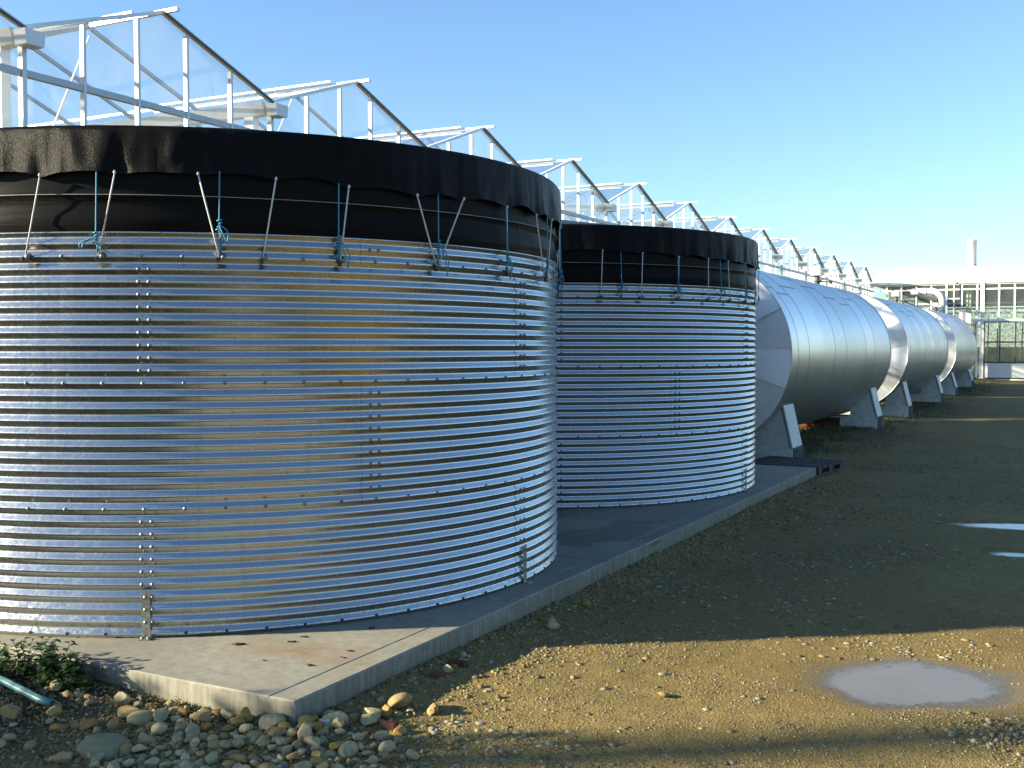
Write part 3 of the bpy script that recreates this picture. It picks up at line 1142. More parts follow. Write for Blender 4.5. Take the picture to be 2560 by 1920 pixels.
# ------------------------------------------------------------------ greenhouse (gable wall facing the yard)
GXW = -10.07
BAY, Y0G, NB = 4.0, 3.97, 14
ZG, ZR = EYE + 3.27, EYE + 4.06
ZRAIL = EYE + 2.91
DEPTH, NRAF = 12.6, 10
gh = thing('greenhouse', 'long multi-bay glass greenhouse with zigzag gables behind the tanks', 'greenhouse', (GXW, Y0G, 0))


def slope_z(y, yc):
    return ZG + 0.10 + (ZR - ZG - 0.10) * (1 - abs(y - yc) / 2)


def pane(name, poly, axis_x, par):
    return MB().prism(poly, 'x', axis_x - 0.003, axis_x + 0.003).build(name, GLASS, par)


_rafme = cube(ALU)
for b in range(NB):
    ya = Y0G + BAY * b
    yc, yb = ya + 2, ya + 4
    visible = b >= 1
    bars = [ya + 0.8 * k for k in range(1, 5)]
    for y in bars:
        box('glazing_bar', WHITE, GXW - 0.03, GXW + 0.03, y - 0.019, y + 0.019, 0.3, slope_z(y, yc) - 0.03, gh)
    box('end_post', WHITE, GXW - 0.035, GXW + 0.035, ya - 0.028, ya + 0.028, 0.0, ZG, gh)
    box('column', WHITE, GXW - 0.42, GXW - 0.26, ya - 0.06, ya + 0.06, 0.0, ZG - 0.05, gh)
    # gable verge bars with their dark gasket
    for s in (-1, 1):
        a, c_ = (GXW + 0.02, yc + s * 2.0, ZG + 0.12), (GXW + 0.02, yc, ZR + 0.02)
        bar('verge_bar', ALU, a, c_, 0.07, 0.042, gh)
        if s > 0:
            bar('verge_gasket', DARKBAR, (GXW + 0.062, yc + s * 2.0, ZG + 0.10), (GXW + 0.062, yc, ZR), 0.012, 0.035, gh)
    # ridge with its projecting end, and a ridge vent frame
    box('ridge_bar', ALU, GXW - DEPTH, GXW + 0.27, yc - 0.025, yc + 0.025, ZR + 0.0, ZR + 0.045, gh)
    bar('ridge_vent_edge', WHITE, (GXW - 0.42, yc - 0.07, ZR + 0.065), (GXW - 4.2, yc - 0.07, ZR + 0.065), 0.03, 0.03, gh)
    # gutter, box end
    gm = MB()
    gm.prism([(ya - 0.13, ZG + 0.10), (ya - 0.07, ZG - 0.06), (ya + 0.07, ZG - 0.06), (ya + 0.13, ZG + 0.10)], 'x', GXW - DEPTH, GXW - 0.04)
    gm.build('gutter', WHITE, gh)
    MB().prism([(ya - 0.13, ZG + 0.06), (ya - 0.11, ZG - 0.10), (ya + 0.11, ZG - 0.10), (ya + 0.13, ZG + 0.06)], 'x', GXW + 0.03, GXW + 0.21).build('gutter_end_box', WHITE, gh)
    # horizontal rails
    for zr_ in (ZRAIL, ZRAIL - 1.6, 1.4, 0.35):
        box('gable_rail', ALU_SHADE, GXW - 0.045, GXW + 0.022, ya + 0.035, yb - 0.035, zr_ - 0.036, zr_ + 0.036, gh)  # shadow side of the rails painted in as a darker tone
    # roof rafters and roof panes, each slope
    for s in (-1, 1):
        for k in range(1, NRAF + 1):
            x = GXW - k * DEPTH / NRAF
            bar('roof_bar', ALU_SHADE, (x, yc + s * 1.93, ZG + 0.10), (x, yc + s * 0.02, ZR), 0.035, 0.05, gh)  # greyed in colour for the veil of glass in front
        for k in range(NRAF):
            xa, xb = GXW - k * DEPTH / NRAF - 0.02, GXW - (k + 1) * DEPTH / NRAF + 0.02
            ym, zm = yc + s * 0.975, (ZG + 0.13 + ZR + 0.03) / 2
            ln = math.hypot(1.91, ZR - ZG - 0.10)
            a, c_ = Vector((xa, ym, zm)), Vector((xb, ym, zm))
            bar('roof_pane', GLASS, a, c_, ln, 0.005, gh, up=(0, s * (ZR - ZG - 0.10), 1.91))
    # gable panes
    ys = [ya] + bars + [yb]
    for q in range(5):
        y0_, y1_ = ys[q] + 0.028, ys[q + 1] - 0.028
        poly = [(y0_, ZRAIL + 0.047), (y1_, ZRAIL + 0.047), (y1_, slope_z(y1_, yc) - 0.03)]
        if q == 2:
            poly.append((yc, ZR - 0.03))
        poly.append((y0_, slope_z(y0_, yc) - 0.03))
        pane('gable_pane', poly, GXW, gh)
    for (za, zb_) in ((1.447, ZRAIL - 1.647), (ZRAIL - 1.553, ZRAIL - 0.047)):
        for q in range(5):
            y0_, y1_ = ys[q] + 0.03, ys[q + 1] - 0.03
            box('wall_pane', GLASS, GXW - 0.003, GXW + 0.003, y0_, y1_, za, zb_, gh)
    # interior truss under the gutter line and a diagonal roof brace
    bar('brace', WHITE, (GXW - 1.9, yc - 0.25, ZRAIL - 0.5), (GXW - 1.2, yc - 0.05, ZR - 0.12), 0.022, 0.022, gh)
    bar('tie_beam', ALU_SHADE, (GXW - 4.2, ya, ZG - 0.12), (GXW - 4.2, yb, ZG - 0.12), 0.05, 0.07, gh)
    bar('tie_beam', ALU_SHADE, (GXW - 4.2, ya, ZG - 0.62), (GXW - 4.2, yb, ZG - 0.62), 0.05, 0.05, gh)
box('dwarf_wall', CONC, GXW - 0.08, GXW - 0.05, Y0G, Y0G + NB * BAY, -0.1, 0.3, gh)

# ------------------------------------------------------------------ glass building with white roof across the far end
YB = 60.0
bd = thing('glass_building', 'glazed building with bright white roof across the far end', 'building', (-5, YB, 0.2))
XB0, XB1 = -10.10, 5.0
ZE = EYE + 3.22
ZB = 0.20
MB().prism([(YB - 0.15, ZE - 0.02), (YB - 0.15, ZE + 0.06), (YB + 3.2, ZE + 1.02), (YB + 6.6, ZE + 0.06), (YB + 6.6, ZE - 0.02), (YB + 3.2, ZE + 0.94)], 'x', XB0 - 0.05, XB1).build('roof', WROOF, bd)
MB().prism([(YB, ZE), (YB + 3.2, ZE + 0.93), (YB + 6.5, ZE)], 'x', XB0 - 0.02, XB0 + 0.04).build('gable_sheet', WROOF, bd)
XP = -4.66
ms = [-9.29 + 0.7325 * k for k in range(6)]
ms2 = [XP + 0.765 + 0.72 * k for k in range(12)]
for x in ms + [-4.91]:
    box('mullion', WHITE, x - 0.04, x + 0.04, YB - 0.05, YB + 0.05, ZB + 0.15, ZE - 0.02, bd)
for x in ms2:
    box('mullion', WHITE, x - 0.04, x + 0.04, YB - 0.05, YB + 0.05, EYE + 1.36, ZE - 0.02, bd)
box('corner_post', WHITE, XB0, XB0 + 0.10, YB - 0.05, YB + 0.05, ZB, ZE - 0.02, bd)
box('main_post', WHITE, XP - 0.09, XP + 0.09, YB - 0.10, YB + 0.10, ZB - 0.1, ZE - 0.022, bd)
box('top_rail', WHITE, XB0, XB1, YB - 0.04, YB + 0.04, EYE + 2.86, EYE + 2.93, bd)
box('eave_rail', WHITE, XB0, XB1, YB - 0.045, YB + 0.045, ZE - 0.09, ZE - 0.021, bd)
box('middle_rail', ALU, -5.45, XB1, YB - 0.12, YB - 0.055, EYE + 1.24, EYE + 1.36, bd)
box('side_rail', WHITE, -6.36, -5.63, YB - 0.03, YB + 0.03, EYE + 2.40, EYE + 2.46, bd)
box('side_rail', WHITE, -5.63, -4.75, YB - 0.03, YB + 0.03, EYE + 0.72, EYE + 0.78, bd)
box('plinth', CONC, XB0, XP - 0.1, YB - 0.06, YB + 0.06, 0.0, ZB + 0.15, bd)
xs = [XB0 + 0.1] + ms + [-4.91, XP - 0.09]
for a, b_ in zip(xs[:-1], xs[1:]):
    for (za, zb_) in ((ZB + 0.16, EYE + 2.855), (EYE + 2.935, ZE - 0.095)):
        if b_ - a > 0.1:
            box('window_pane', GLASS_B, a + 0.042, b_ - 0.042, YB - 0.004, YB + 0.004, za, zb_, bd)
xs = [XP + 0.05] + ms2
for a, b_ in zip(xs[:-1], xs[1:]):
    for (za, zb_) in ((EYE + 1.365, EYE + 2.855), (EYE + 2.935, ZE - 0.095)):
        box('window_pane', GLASS_B, a + 0.042, b_ - 0.042, YB - 0.004, YB + 0.004, za, zb_, bd)
# sliding door: dark frame, pale bottom panel, six panes
DX0, DX1 = -4.55, -0.95
dz0, dz1, dz2, dz3 = EYE - 1.61, EYE - 0.81, EYE + 0.21, EYE + 1.22
door = MB()
for x in (DX0, DX0 + 0.72, DX0 + 1.44, DX0 + 2.16, DX0 + 2.88, DX1):
    door.box(x - 0.03, x + 0.03, YB - 0.10, YB - 0.052, dz1 if DX0 < x < DX1 else dz0, dz3)
for z in (dz0, dz1, dz2, dz3):
    door.box(DX0 - 0.032, DX1 + 0.032, YB - 0.102, YB - 0.050, z - 0.035, z + 0.035)
dr = door.build('sliding_door', DARKFR, bd)
box('door_panel', PANELM, DX0 + 0.03, DX1 - 0.03, YB - 0.085, YB - 0.06, dz0 + 0.036, dz1 - 0.036, dr)
for k in range(5):
    for (za, zb_) in ((dz1, dz2), (dz2, dz3)):
        box('door_pane', GLASS_B, DX0 + 0.72 * k + 0.031, DX0 + 0.72 * (k + 1) - 0.031, YB - 0.078, YB - 0.070, za + 0.036, zb_ - 0.036, dr)
box('door_track', WHITE, DX0 - 0.1, XB1, YB - 0.13, YB - 0.01, ZB - 0.02, dz0 - 0.04, bd)
# interior fittings seen through the panes
ins = MB()
ins.box(-8.9, -8.0, YB + 1.0, YB + 2.0, 0.2, EYE + 2.6).box(-7.6, -6.2, YB + 2.4, YB + 3.6, 0.2, EYE + 1.1).box(-5.9, -5.1, YB + 1.2, YB + 1.9, 0.2, EYE + 1.3)
ins.build('boiler_cabinet', GREYP, bd)
MB().box(XB0, XB1, YB + 5.9, YB + 6.0, 0.2, EYE - 0.9).box(XB0, XB1, YB + 5.9, YB + 6.0, EYE + 2.2, ZE).build('back_wall', DKGREY, bd)
pp = MB()
for (x, y, z0_, z1_) in ((-5.45, YB + 0.9, 0.3, ZE - 0.2), (-5.30, YB + 0.9, 0.3, ZE - 0.2), (-4.1, YB + 2.5, 0.3, ZE - 0.2), (-6.6, YB + 1.2, 0.3, ZE - 0.3)):
    pp.tube([(x, y, z0_), (x, y, z1_)], 0.045, 8)
for (z, y) in ((EYE + 2.0, YB + 3), (EYE + 2.3, YB + 3.2), (EYE + 1.75, YB + 2.6)):
    pp.tube([(XB0 + 0.4, y, z), (XB1 - 0.4, y, z)], 0.05, 8)
pp.build('heating_pipe', ALU, bd, True)
# outside flue riser and little pipes on the wall
wp = MB()
wp.tube([(-5.98, YB - 0.25, 0.3), (-5.98, YB - 0.25, EYE + 3.6)], 0.035, 8)
wp.build('downpipe', ALU, bd, True)
MB().box(-5.62, -5.06, YB - 1.4, YB - 1.0, 0.2, EYE + 1.75).build('meter_cabinet', INSUL, bd)
ch = MB().lathe([(0.225, 0), (0.225, 1.72), (0.235, 1.72), (0.235, 1.77), (0.20, 1.77)], 20, T((-5.5, YB + 3.7, ZE + 0.72)) @ Matrix.Rotation(-PI / 2, 4, 'Y'), False)
cho = ch.build('chimney', INSUL, bd, True)
MB().lathe([(0.48, 0.0), (0.42, 0.06), (0.24, 0.24)], 16, T((-5.5, YB + 3.7, ZE + 0.88)) @ Matrix.Rotation(-PI / 2, 4, 'Y'), False).build('chimney_flashing', GREYP, cho)
MB().lathe([(0.20, 0.0), (0.01, 0.01)], 16, T((-5.5, YB + 3.7, ZE + 2.4)) @ Matrix.Rotation(-PI / 2, 4, 'Y')).build('chimney_mouth', BLACK, cho)

# insulated pipe rising behind the third cylinder
pz, px, py = EYE + 2.43, -5.62, 51.4
P = [(px, py, 0.25), (px, py, pz - 0.45)] + [(px - 0.45 * (1 - math.cos(t)), py, pz - 0.45 + 0.45 * math.sin(t)) for t in np.linspace(0.2, PI / 2, 7)] + [(-6.5, py, pz), (-6.7, py + 0.06, pz), (-6.85, py + 0.3, pz), (-6.9, py + 0.7, pz), (-6.9, YB + 0.4, pz)]
pipe = thing('insulated_pipe', 'white insulated pipe elbow rising behind the farthest silver cylinder', 'pipe', (px, py, 0.2))
MB().tube(P, 0.145, 16).build('pipe_run', INSUL, pipe, True)
for (q, d) in (((px, py, EYE + 1.2), (0, 0, 1)), ((-6.3, py, pz), (1, 0, 0))):
    a = Vector(q)
    MB().tube([a - Vector(d) * 0.03, a + Vector(d) * 0.03], 0.152, 16).build('joint_band', ALU, pipe, True)
MB().box(px - 0.18, px + 0.18, py - 0.18, py + 0.18, 0.15, 0.27).build('pipe_foot', GREYP, pipe)

# ------------------------------------------------------------------ pallet, bucket, red beam beside the cylinders
pal = thing('pallet', 'dark weathered timber pallet lying behind the slab end', 'pallet', (-3.95, 17.0, 0))
PM = T((-3.98, 16.98, hz(-3.98, 16.98) + 0.01)) @ RZ(R_(-6))
for k in range(6):
    y = -0.55 + 0.21 * k
    MB().box(-0.6, 0.6, y - 0.065, y + 0.065, 0.115, 0.140).build('top_board', WOODDK, pal, False, PM)
for x in (-0.53, 0, 0.53):
    MB().box(x - 0.05, x + 0.05, -0.6, 0.6, 0.095, 0.114).build('stringer', WOODDK, pal, False, PM)
    for y in (-0.52, 0, 0.52):
        MB().box(x - 0.05, x + 0.05, y - 0.065, y + 0.065, 0.02, 0.094).build('block', WOODDK, pal, False, PM)
    MB().box(x - 0.05, x + 0.05, -0.6, 0.6, 0.0, 0.019).build('bottom_board', WOODDK, pal, False, PM)
bk = thing('bucket', 'orange plastic tub on the ground under the nearest silver cylinder', 'bucket', (-5.62, 25.3, hz(-5.62, 25.3)))
Mk = T((-5.62, 25.3, hz(-5.62, 25.3))) @ Matrix.Rotation(-PI / 2, 4, 'Y')
MB().lathe([(0.10, 0), (0.125, 0.15), (0.135, 0.152), (0.135, 0.165), (0.12, 0.165), (0.095, 0.02), (0.01, 0.02)], 18, Mk).build('tub_body', ORANGE, bk, True)
MB().tube([(-5.62 + 0.13 * math.cos(t), 25.3 - 0.03, hz(-5.62, 25.3) + 0.15 - 0.06 * math.sin(t)) for t in np.linspace(0, PI, 12)], 0.006, 6).build('handle', BLACK, bk, True)
rb = thing('steel_beam', 'dark red steel beam lying beneath the nearest silver cylinder', 'beam', (-5.3, 25.3, 0))
zb = hz(-5.3, 25.6)
MB().box(-5.55, -4.95, 25.45, 25.60, zb, zb + 0.015).box(-5.55, -4.95, 25.45, 25.60, zb + 0.205, zb + 0.22).build('beam_flange', REDDK, rb)
MB().box(-5.55, -4.95, 25.515, 25.535, zb + 0.015, zb + 0.205).build('beam_web', REDDK, rb)

# ------------------------------------------------------------------ hose
hx = np.linspace(-7.2, -4.70, 22)
hp = [(x, 3.845 + 0.10 * ((x + 4.7) / -0.5) ** 1.2 * 0.75 if x < -4.7 else 3.845, hz(x, 3.9) + 0.045 + 0.03 * math.sin((x + 4.7) * 1.6) ** 2) for x in hx]
hose = thing('hose', 'green-blue plastic pipe end on dark soil beside the weeds', 'pipe', (-5.2, 3.9, 0))
v, f = tube_data(hp, 0.021, 14, False)
v2, f2 = tube_data(hp, 0.017, 14, False)
hm = MB().add(v, f)
hm.add(v2, [tuple(reversed(q)) for q in f2])
n1, L = len(v), 14
for j in range(L):
    k = (j + 1) % L
    a, b_ = (len(hp) - 1) * L + j, (len(hp) - 1) * L + k
    hm.f.append((a, b_, n1 + b_, n1 + a))
hm.build('pipe_wall', HOSE, hose, True)

# ------------------------------------------------------------------ stones
def ico(sub):
    t = (1 + 5 ** 0.5) / 2
    v = [(-1, t, 0), (1, t, 0), (-1, -t, 0), (1, -t, 0), (0, -1, t), (0, 1, t), (0, -1, -t), (0, 1, -t), (t, 0, -1), (t, 0, 1), (-t, 0, -1), (-t, 0, 1)]
    f = [(0, 11, 5), (0, 5, 1), (0, 1, 7), (0, 7, 10), (0, 10, 11), (1, 5, 9), (5, 11, 4), (11, 10, 2), (10, 7, 6), (7, 1, 8), (3, 9, 4), (3, 4, 2), (3, 2, 6), (3, 6, 8), (3, 8, 9), (4, 9, 5), (2, 4, 11), (6, 2, 10), (8, 6, 7), (9, 8, 1)]
    v = [np.array(p) / np.linalg.norm(p) for p in v]
    for _ in range(sub):
        cache, nf = {}, []

        def mid(a, b):
            k = (min(a, b), max(a, b))
            if k not in cache:
                p = v[a] + v[b]
                v.append(p / np.linalg.norm(p))
                cache[k] = len(v) - 1
            return cache[k]
        for a, b, c in f:
            ab, bc, ca = mid(a, b), mid(b, c), mid(c, a)
            nf += [(a, ab, ca), (b, bc, ab), (c, ca, bc), (ab, bc, ca)]
        f = nf
    return np.array(v), f


ICO2 = ico(2)
ICO0 = ico(0)


def stone_mesh(seed, angular):
    g = np.random.default_rng(seed)
    v, f = ICO2
    v = v.copy()
    # cut by random planes for facets, then rough the surface a little
    for _ in range(9 if angular else 6):
        n = g.normal(size=3)
        n /= np.linalg.norm(n)
        d = g.uniform(0.48, 0.76) if angular else g.uniform(0.72, 0.92)
        s = v @ n
        v = v - np.outer(np.clip(s - d, 0, None) * 0.93, n)
    k = g.normal(size=(3, 3)) * 2.2
    v = v * (1 + 0.05 * np.sin(v @ k + g.uniform(0, 6, 3)).sum(1, keepdims=True) / 1.5)
    v = v * np.array([1.0, g.uniform(0.65, 0.95), g.uniform(0.5, 0.8)])
    me = mk_mesh('stone', v, f, not angular)
    me.materials.append(STONE)
    return me


SM = [stone_mesh(900 + i, i % 3 != 1) for i in range(14)]
CREAM, GREYS, OCHRE, TAN, PALE = (0.50, 0.45, 0.35), (0.38, 0.35, 0.27), (0.46, 0.28, 0.09), (0.40, 0.30, 0.16), (0.56, 0.51, 0.38)


def put_stone(x, y, r, col, label, group, mesh=None, lift=0.25, flat=1.0, rot=None):
    me = mesh or random.choice(SM)
    z = hz(x, y) + r * lift
    M = T((x, y, z)) @ Matrix.Rotation(rot if rot is not None else random.uniform(0, 6.28), 4, 'Z') @ Matrix.Rotation(random.uniform(-0.35, 0.35), 4, 'X') @ SC(r, r, r * flat)
    o = obj('stone', me, None, None, M)
    j = random.uniform(0.62, 0.85)
    o.color = (col[0] * j * 1.06, col[1] * j, col[2] * j * 0.70, 1)
    return tag(o, label, 'stone', group)


named = [
    (-3.21, 4.56, 0.060, PALE, 'large pale angular stone standing alone right of the slab corner', 0, 0.55, 1.15),
    (-3.73, 4.20, 0.055, OCHRE, 'ochre pointed stone leaning on the slab front near its corner', 3, 0.7, 1.3),
    (-3.83, 4.19, 0.048, CREAM, 'cream stone left of the ochre one against the slab front', 6, 0.65, 1.0),
    (-3.92, 4.12, 0.062, TAN, 'wide tan flat stone left of the cream one by the slab', 2, 0.5, 0.8),
    (-4.48, 4.10, 0.048, CREAM, 'cream wedge stone below the small weed sprout at the slab', 9, 0.7, 1.2),
    (-4.27, 3.85, 0.040, TAN, 'small rounded tan stone on the soil, right of the hose end', 1, 0.6, 1.1),
    (-4.39, 3.80, 0.045, OCHRE, 'ochre wedge stone on the soil, right of the hose end', 12, 0.5, 1.0),
    (-4.50, 3.71, 0.050, OCHRE, 'orange-brown angular stone just below the hose end', 0, 0.4, 0.9),
    (-4.10, 3.63, 0.135, GREYS, 'big flat grey boulder half buried among the stones', 4, 0.10, 0.55),
    (-4.86, 3.72, 0.070, TAN, 'brown stone under the hose at the frame edge', 6, 0.3, 0.8),
    (-4.22, 3.99, 0.075, GREYS, 'rounded grey stone behind the small tan one', 7, 0.25, 0.7),
    (-4.14, 4.04, 0.070, CREAM, 'rough cream boulder close to the slab front', 5, 0.35, 0.9),
    (-4.36, 4.03, 0.085, TAN, 'thin flat brown slab stone below the sprout', 10, 0.25, 0.35),
    (-3.24, 4.12, 0.058, CREAM, 'largest rounded cream stone among the pebbles below the slab corner', 8, 0.5, 1.0),
    (-3.40, 3.80, 0.040, OCHRE, 'orange stone among sunlit pebbles at the picture bottom', 11, 0.5, 1.2),
    (-3.32, 4.45, 0.036, GREYS, 'grey rounded stone between the corner and the large pale stone', 13, 0.5, 1.0),
    (-3.25, 5.39, 0.032, PALE, 'pale upright stone next to the reddish tile pieces', 9, 0.8, 1.5),
    (-2.03, 5.66, 0.030, TAN, 'lone tan stone on the bare sunlit dirt left of the large puddle', 7, 0.45, 0.8),
    (-3.25, 7.37, 0.045, OCHRE, 'lone ochre stone beside the slab edge past the joint', 1, 0.5, 1.1),
    (-3.22, 6.72, 0.040, PALE, 'pale stone of the small group at the slab side', 13, 0.6, 1.0),
    (-3.17, 6.64, 0.045, CREAM, 'cream stone in front of the pale one at the slab side', 4, 0.5, 1.0),
]
taken = []
for (x, y, r, col, lab, mi, lift, flat) in named:
    put_stone(x, y, r, col, lab, None, SM[mi], lift, flat)
    taken.append((x, y, r))
count = 0
tries = 0
while count < 275 and tries < 30000:
    tries += 1
    x, y = random.uniform(-4.95, -2.6), random.uniform(3.42, 4.85)
    dens = 1.0 if -4.15 < x < -3.0 else 0.07 if x <= -4.15 else max(0.0, 0.75 - (x + 3.0) * 1.4)
    if x > -3.43:
        dens *= max(0.12, 1 - max(0.0, y - (4.15 - 0.25 * (x + 3.4))) * 2.6)
    if random.random() > dens or (x < SLAB[1] + 0.035 and y > SLAB[2] - 0.04):
        continue
    r = min(0.070, max(0.015, random.lognormvariate(math.log(0.036), 0.36)))
    if any((x - a) ** 2 + (y - b) ** 2 < (0.56 * (r + c)) ** 2 for a, b, c in taken):
        continue
    taken.append((x, y, r))
    cn, col = random.choice([('cream', CREAM), ('cream', CREAM), ('cream', CREAM), ('grey', GREYS), ('pale', PALE), ('tan', TAN), ('tan', TAN), ('ochre', OCHRE)])
    size = 'small' if r < 0.027 else 'large' if r > 0.043 else 'middling'
    if y > 4.05 and x < -3.4:
        where = 'close to the slab front'
    elif x < -4.05:
        where = 'on the dark soil beside the heap'
    elif x > -3.0:
        where = 'at the gravel side of the heap'
    elif y + 0.52 * x < 2.0:
        where = 'at the picture bottom edge of the heap'
    else:
        where = 'in the middle of the heap below the slab corner'
    put_stone(x, y, r, col, size + ' ' + cn + ' pebble ' + where, 'pebble heap below the slab corner', None, random.uniform(0.05, 0.75), random.uniform(0.8, 1.2))
    count += 1

# reddish tile scraps, dead leaves and clods
def scrap(x, y, w, h, rot, mat, name, label, cat, z=None, th=0.012, seed=0, group=None):
    g = np.random.default_rng(seed)
    n = 9
    ang = np.sort(g.uniform(0, 2 * PI, n))
    rr = g.uniform(0.6, 1.0, n)
    top = [(w * r * math.cos(a), h * r * math.sin(a), th * (0.6 + 0.8 * g.random())) for a, r in zip(ang, rr)]
    bot = [(q[0] * 1.05, q[1] * 1.05, -0.004) for q in top]
    cz = th * 1.3
    v = top + bot + [(0, 0, cz)]
    f = [(i, (i + 1) % n, 2 * n) for i in range(n)] + [(i + n, (i + 1) % n + n, (i + 1) % n, i) for i in range(n)]
    me = mk_mesh(name, v, f)
    z = hz(x, y) if z is None else z
    return tag(obj(name, me, mat, None, T((x, y, z)) @ RZ(rot)), label, cat, group)


scrap(-3.27, 5.55, 0.075, 0.04, 0.5, RUST, 'tile_piece', 'dark red tile piece behind the pale upright stone', 'tile', None, 0.03, 1)
scrap(-3.28, 5.30, 0.075, 0.035, 0.9, RUST, 'tile_piece', 'flat reddish tile piece in front of the pale upright stone', 'tile', None, 0.018, 2)
scrap(-3.05, 4.51, 0.055, 0.03, 0.4, RUST, 'dirt_clod', 'dark brown clod on the gravel right of the large pale stone', 'clod', None, 0.03, 3)
for k, (x, y, lab) in enumerate([(-4.42, 4.94, 'largest dark curled leaf scrap on the slab near the anchor strap'), (-4.18, 5.13, 'dark leaf scrap in the brown stain on the slab'), (-4.19, 5.25, 'dark leaf scrap next to the tank foot on the slab'),
                                 (-3.76, 5.13, 'brown leaf scrap near the slab side edge, farther one'), (-3.71, 5.0, 'faint brown leaf scrap near the slab side edge'), (-3.79, 4.79, 'dark leaf scrap nearest the slab corner'), (-4.07, 4.75, 'small crumb in the middle of the sunlit slab'), (-3.95, 5.61, 'dark leaf scrap in the tank shade on the slab')]):
    s = [1.5, 1, 1, 1, 0.7, 1.1, 0.45, 1][k]
    scrap(x, y, 0.032 * s, 0.014 * s, random.uniform(-0.3, 0.6), DEAD, 'leaf_scrap', lab, 'dead leaf', SLAB[4] + 0.003, 0.0035 * s, 20 + k)
gs = scrap(-3.335, 4.33, 0.035, 0.014, 0.3, INSUL, 'plastic_scrap', 'white and green plastic scrap among the pebbles at the corner', 'scrap', hz(-3.335, 4.33) + 0.03, 0.006, 44)

# ------------------------------------------------------------------ gravel as one mass
def scatter_gravel(n, seed, smin, smax, xr, yr, dens, flat=(0.5, 0.9), power=1.0):
    g = np.random.default_rng(seed)
    out = []
    need = n
    while need > 0:
        m = need * 3 + 500
        x, y = g.uniform(*xr, m), g.uniform(*yr, m)
        # inside the view (with a margin)
        fwd = -x * math.sin(R_(YAW)) + y * math.cos(R_(YAW))
        side = x * math.cos(R_(YAW)) + y * math.sin(R_(YAW))
        ok = (fwd > 2.9) & (np.abs(side) < fwd * 0.50 + 0.1)
        ok &= ~((x < SLAB[1] + 0.015) & (y > SLAB[2] - 0.015) & (y < SLAB[3] + 0.02))
        ok &= g.random(m) < dens(x, y)
        for i in range(3):
            ok &= puddle_d(i, x, y) > 0.86 + 0.3 * g.random(m)
        q = np.stack([x[ok], y[ok]], 1)[:need]
        out.append(q)
        need -= len(q)
    P = np.concatenate(out)
    v0, f0 = ICO0
    f0 = np.array(f0)
    N = len(P)
    s = smin * (smax / smin) ** (g.random(N) ** 2.2)
    ax = g.uniform(0.6, 1.1, (N, 3)) * s[:, None]
    ax[:, 2] *= g.uniform(*flat, N)
    V = v0[None] * (1 + g.uniform(-0.25, 0.25, (N, 12, 1))) * ax[:, None, :]
    a = g.uniform(0, 2 * PI, N)
    c, sn = np.cos(a)[:, None], np.sin(a)[:, None]
    X = V[:, :, 0] * c - V[:, :, 1] * sn + P[:, 0:1]
    Y = V[:, :, 0] * sn + V[:, :, 1] * c + P[:, 1:2]
    Z = V[:, :, 2] + height(P[:, 0], P[:, 1])[:, None] + ax[:, 2:3] * 0.25
    verts = np.stack([X, Y, Z], -1).reshape(-1, 3)
    tris = (f0[None] + 12 * np.arange(N)[:, None, None]).reshape(-1, 3)
    pal_ = np.array([(0.34, 0.26, 0.10), (0.42, 0.33, 0.15), (0.27, 0.20, 0.08), (0.46, 0.41, 0.26), (0.20, 0.15, 0.06), (0.36, 0.24, 0.08), (0.55, 0.51, 0.40), (0.33, 0.31, 0.24)])
    w = np.array([0.24, 0.2, 0.2, 0.08, 0.12, 0.07, 0.03, 0.06])
    ci = g.choice(len(pal_), N, p=w)
    big = s > smin * 2.4
    ci = np.where(big & (g.random(N) < 0.4), g.choice([3, 7, 7, 6], N), ci)
    cols = pal_[ci] * g.uniform(0.55, 0.74, (N, 1))
    return verts, tris, np.repeat(cols, 12, axis=0)


parts_v, parts_t, parts_c, off = [], [], [], 0
for (n, sd, s0, s1, xr, yr, dens, fl) in [
    (38000, 1, 0.0022, 0.0075, (-4.7, 0.3), (3.0, 6.2), lambda x, y: 0.35 + 0.65 * sstep(-0.15, 0.2, vnoise(x, y, 0.6, 61)), (0.5, 0.9)),
    (20000, 2, 0.003, 0.011, (-3.6, 0.6), (6.0, 10.5), lambda x, y: (0.12 + 0.88 * sstep(-0.1, 0.25, vnoise(x, y, 0.8, 62))) * (0.35 + 0.65 * sstep(-1.2, -2.4, x)), (0.35, 0.7)),
    (9000, 3, 0.006, 0.020, (-3.8, 1.0), (10.0, 24.0), lambda x, y: (0.12 + 0.88 * sstep(0.0, 0.3, vnoise(x, y, 1.4, 63))) * (0.3 + 0.7 * sstep(-1.2, -2.6, x)), (0.3, 0.6)),
    (2400, 4, 0.011, 0.026, (-3.46, -2.55), (4.4, 16.2), lambda x, y: np.exp(-(x - SLAB[1]) / 0.28), (0.5, 0.9)),
    (5200, 5, 0.010, 0.032, (-3.4, 0.4), (3.2, 15.0), lambda x, y: (0.1 + 0.9 * sstep(0.0, 0.25, vnoise(x, y, 0.9, 64))) * (0.3 + 0.7 * sstep(-1.0, -2.2, x)), (0.15, 0.35)),
    (420, 8, 0.007, 0.022, (-0.75, 0.35), (5.3, 6.2), lambda x, y: np.exp(-((x + 0.25) / 0.3) ** 2 - ((y - 5.85) / 0.2) ** 2), (0.5, 0.9)),
    (2600, 6, 0.006, 0.016, (-5.6, -4.2), (3.0, 4.25), lambda x, y: x * 0 + 1, (0.5, 0.9)),
    (2600, 7, 0.010, 0.024, (-4.4, -2.6), (3.1, 4.6), lambda x, y: np.exp(-((x + 3.5) / 0.8) ** 2 - ((y - 3.9) / 0.5) ** 2), (0.6, 0.95)),
]:
    v, t, c = scatter_gravel(n, sd, s0, s1, xr, yr, dens, fl)
    parts_v.append(v)
    parts_t.append(t + off)
    parts_c.append(c)
    off += len(v)
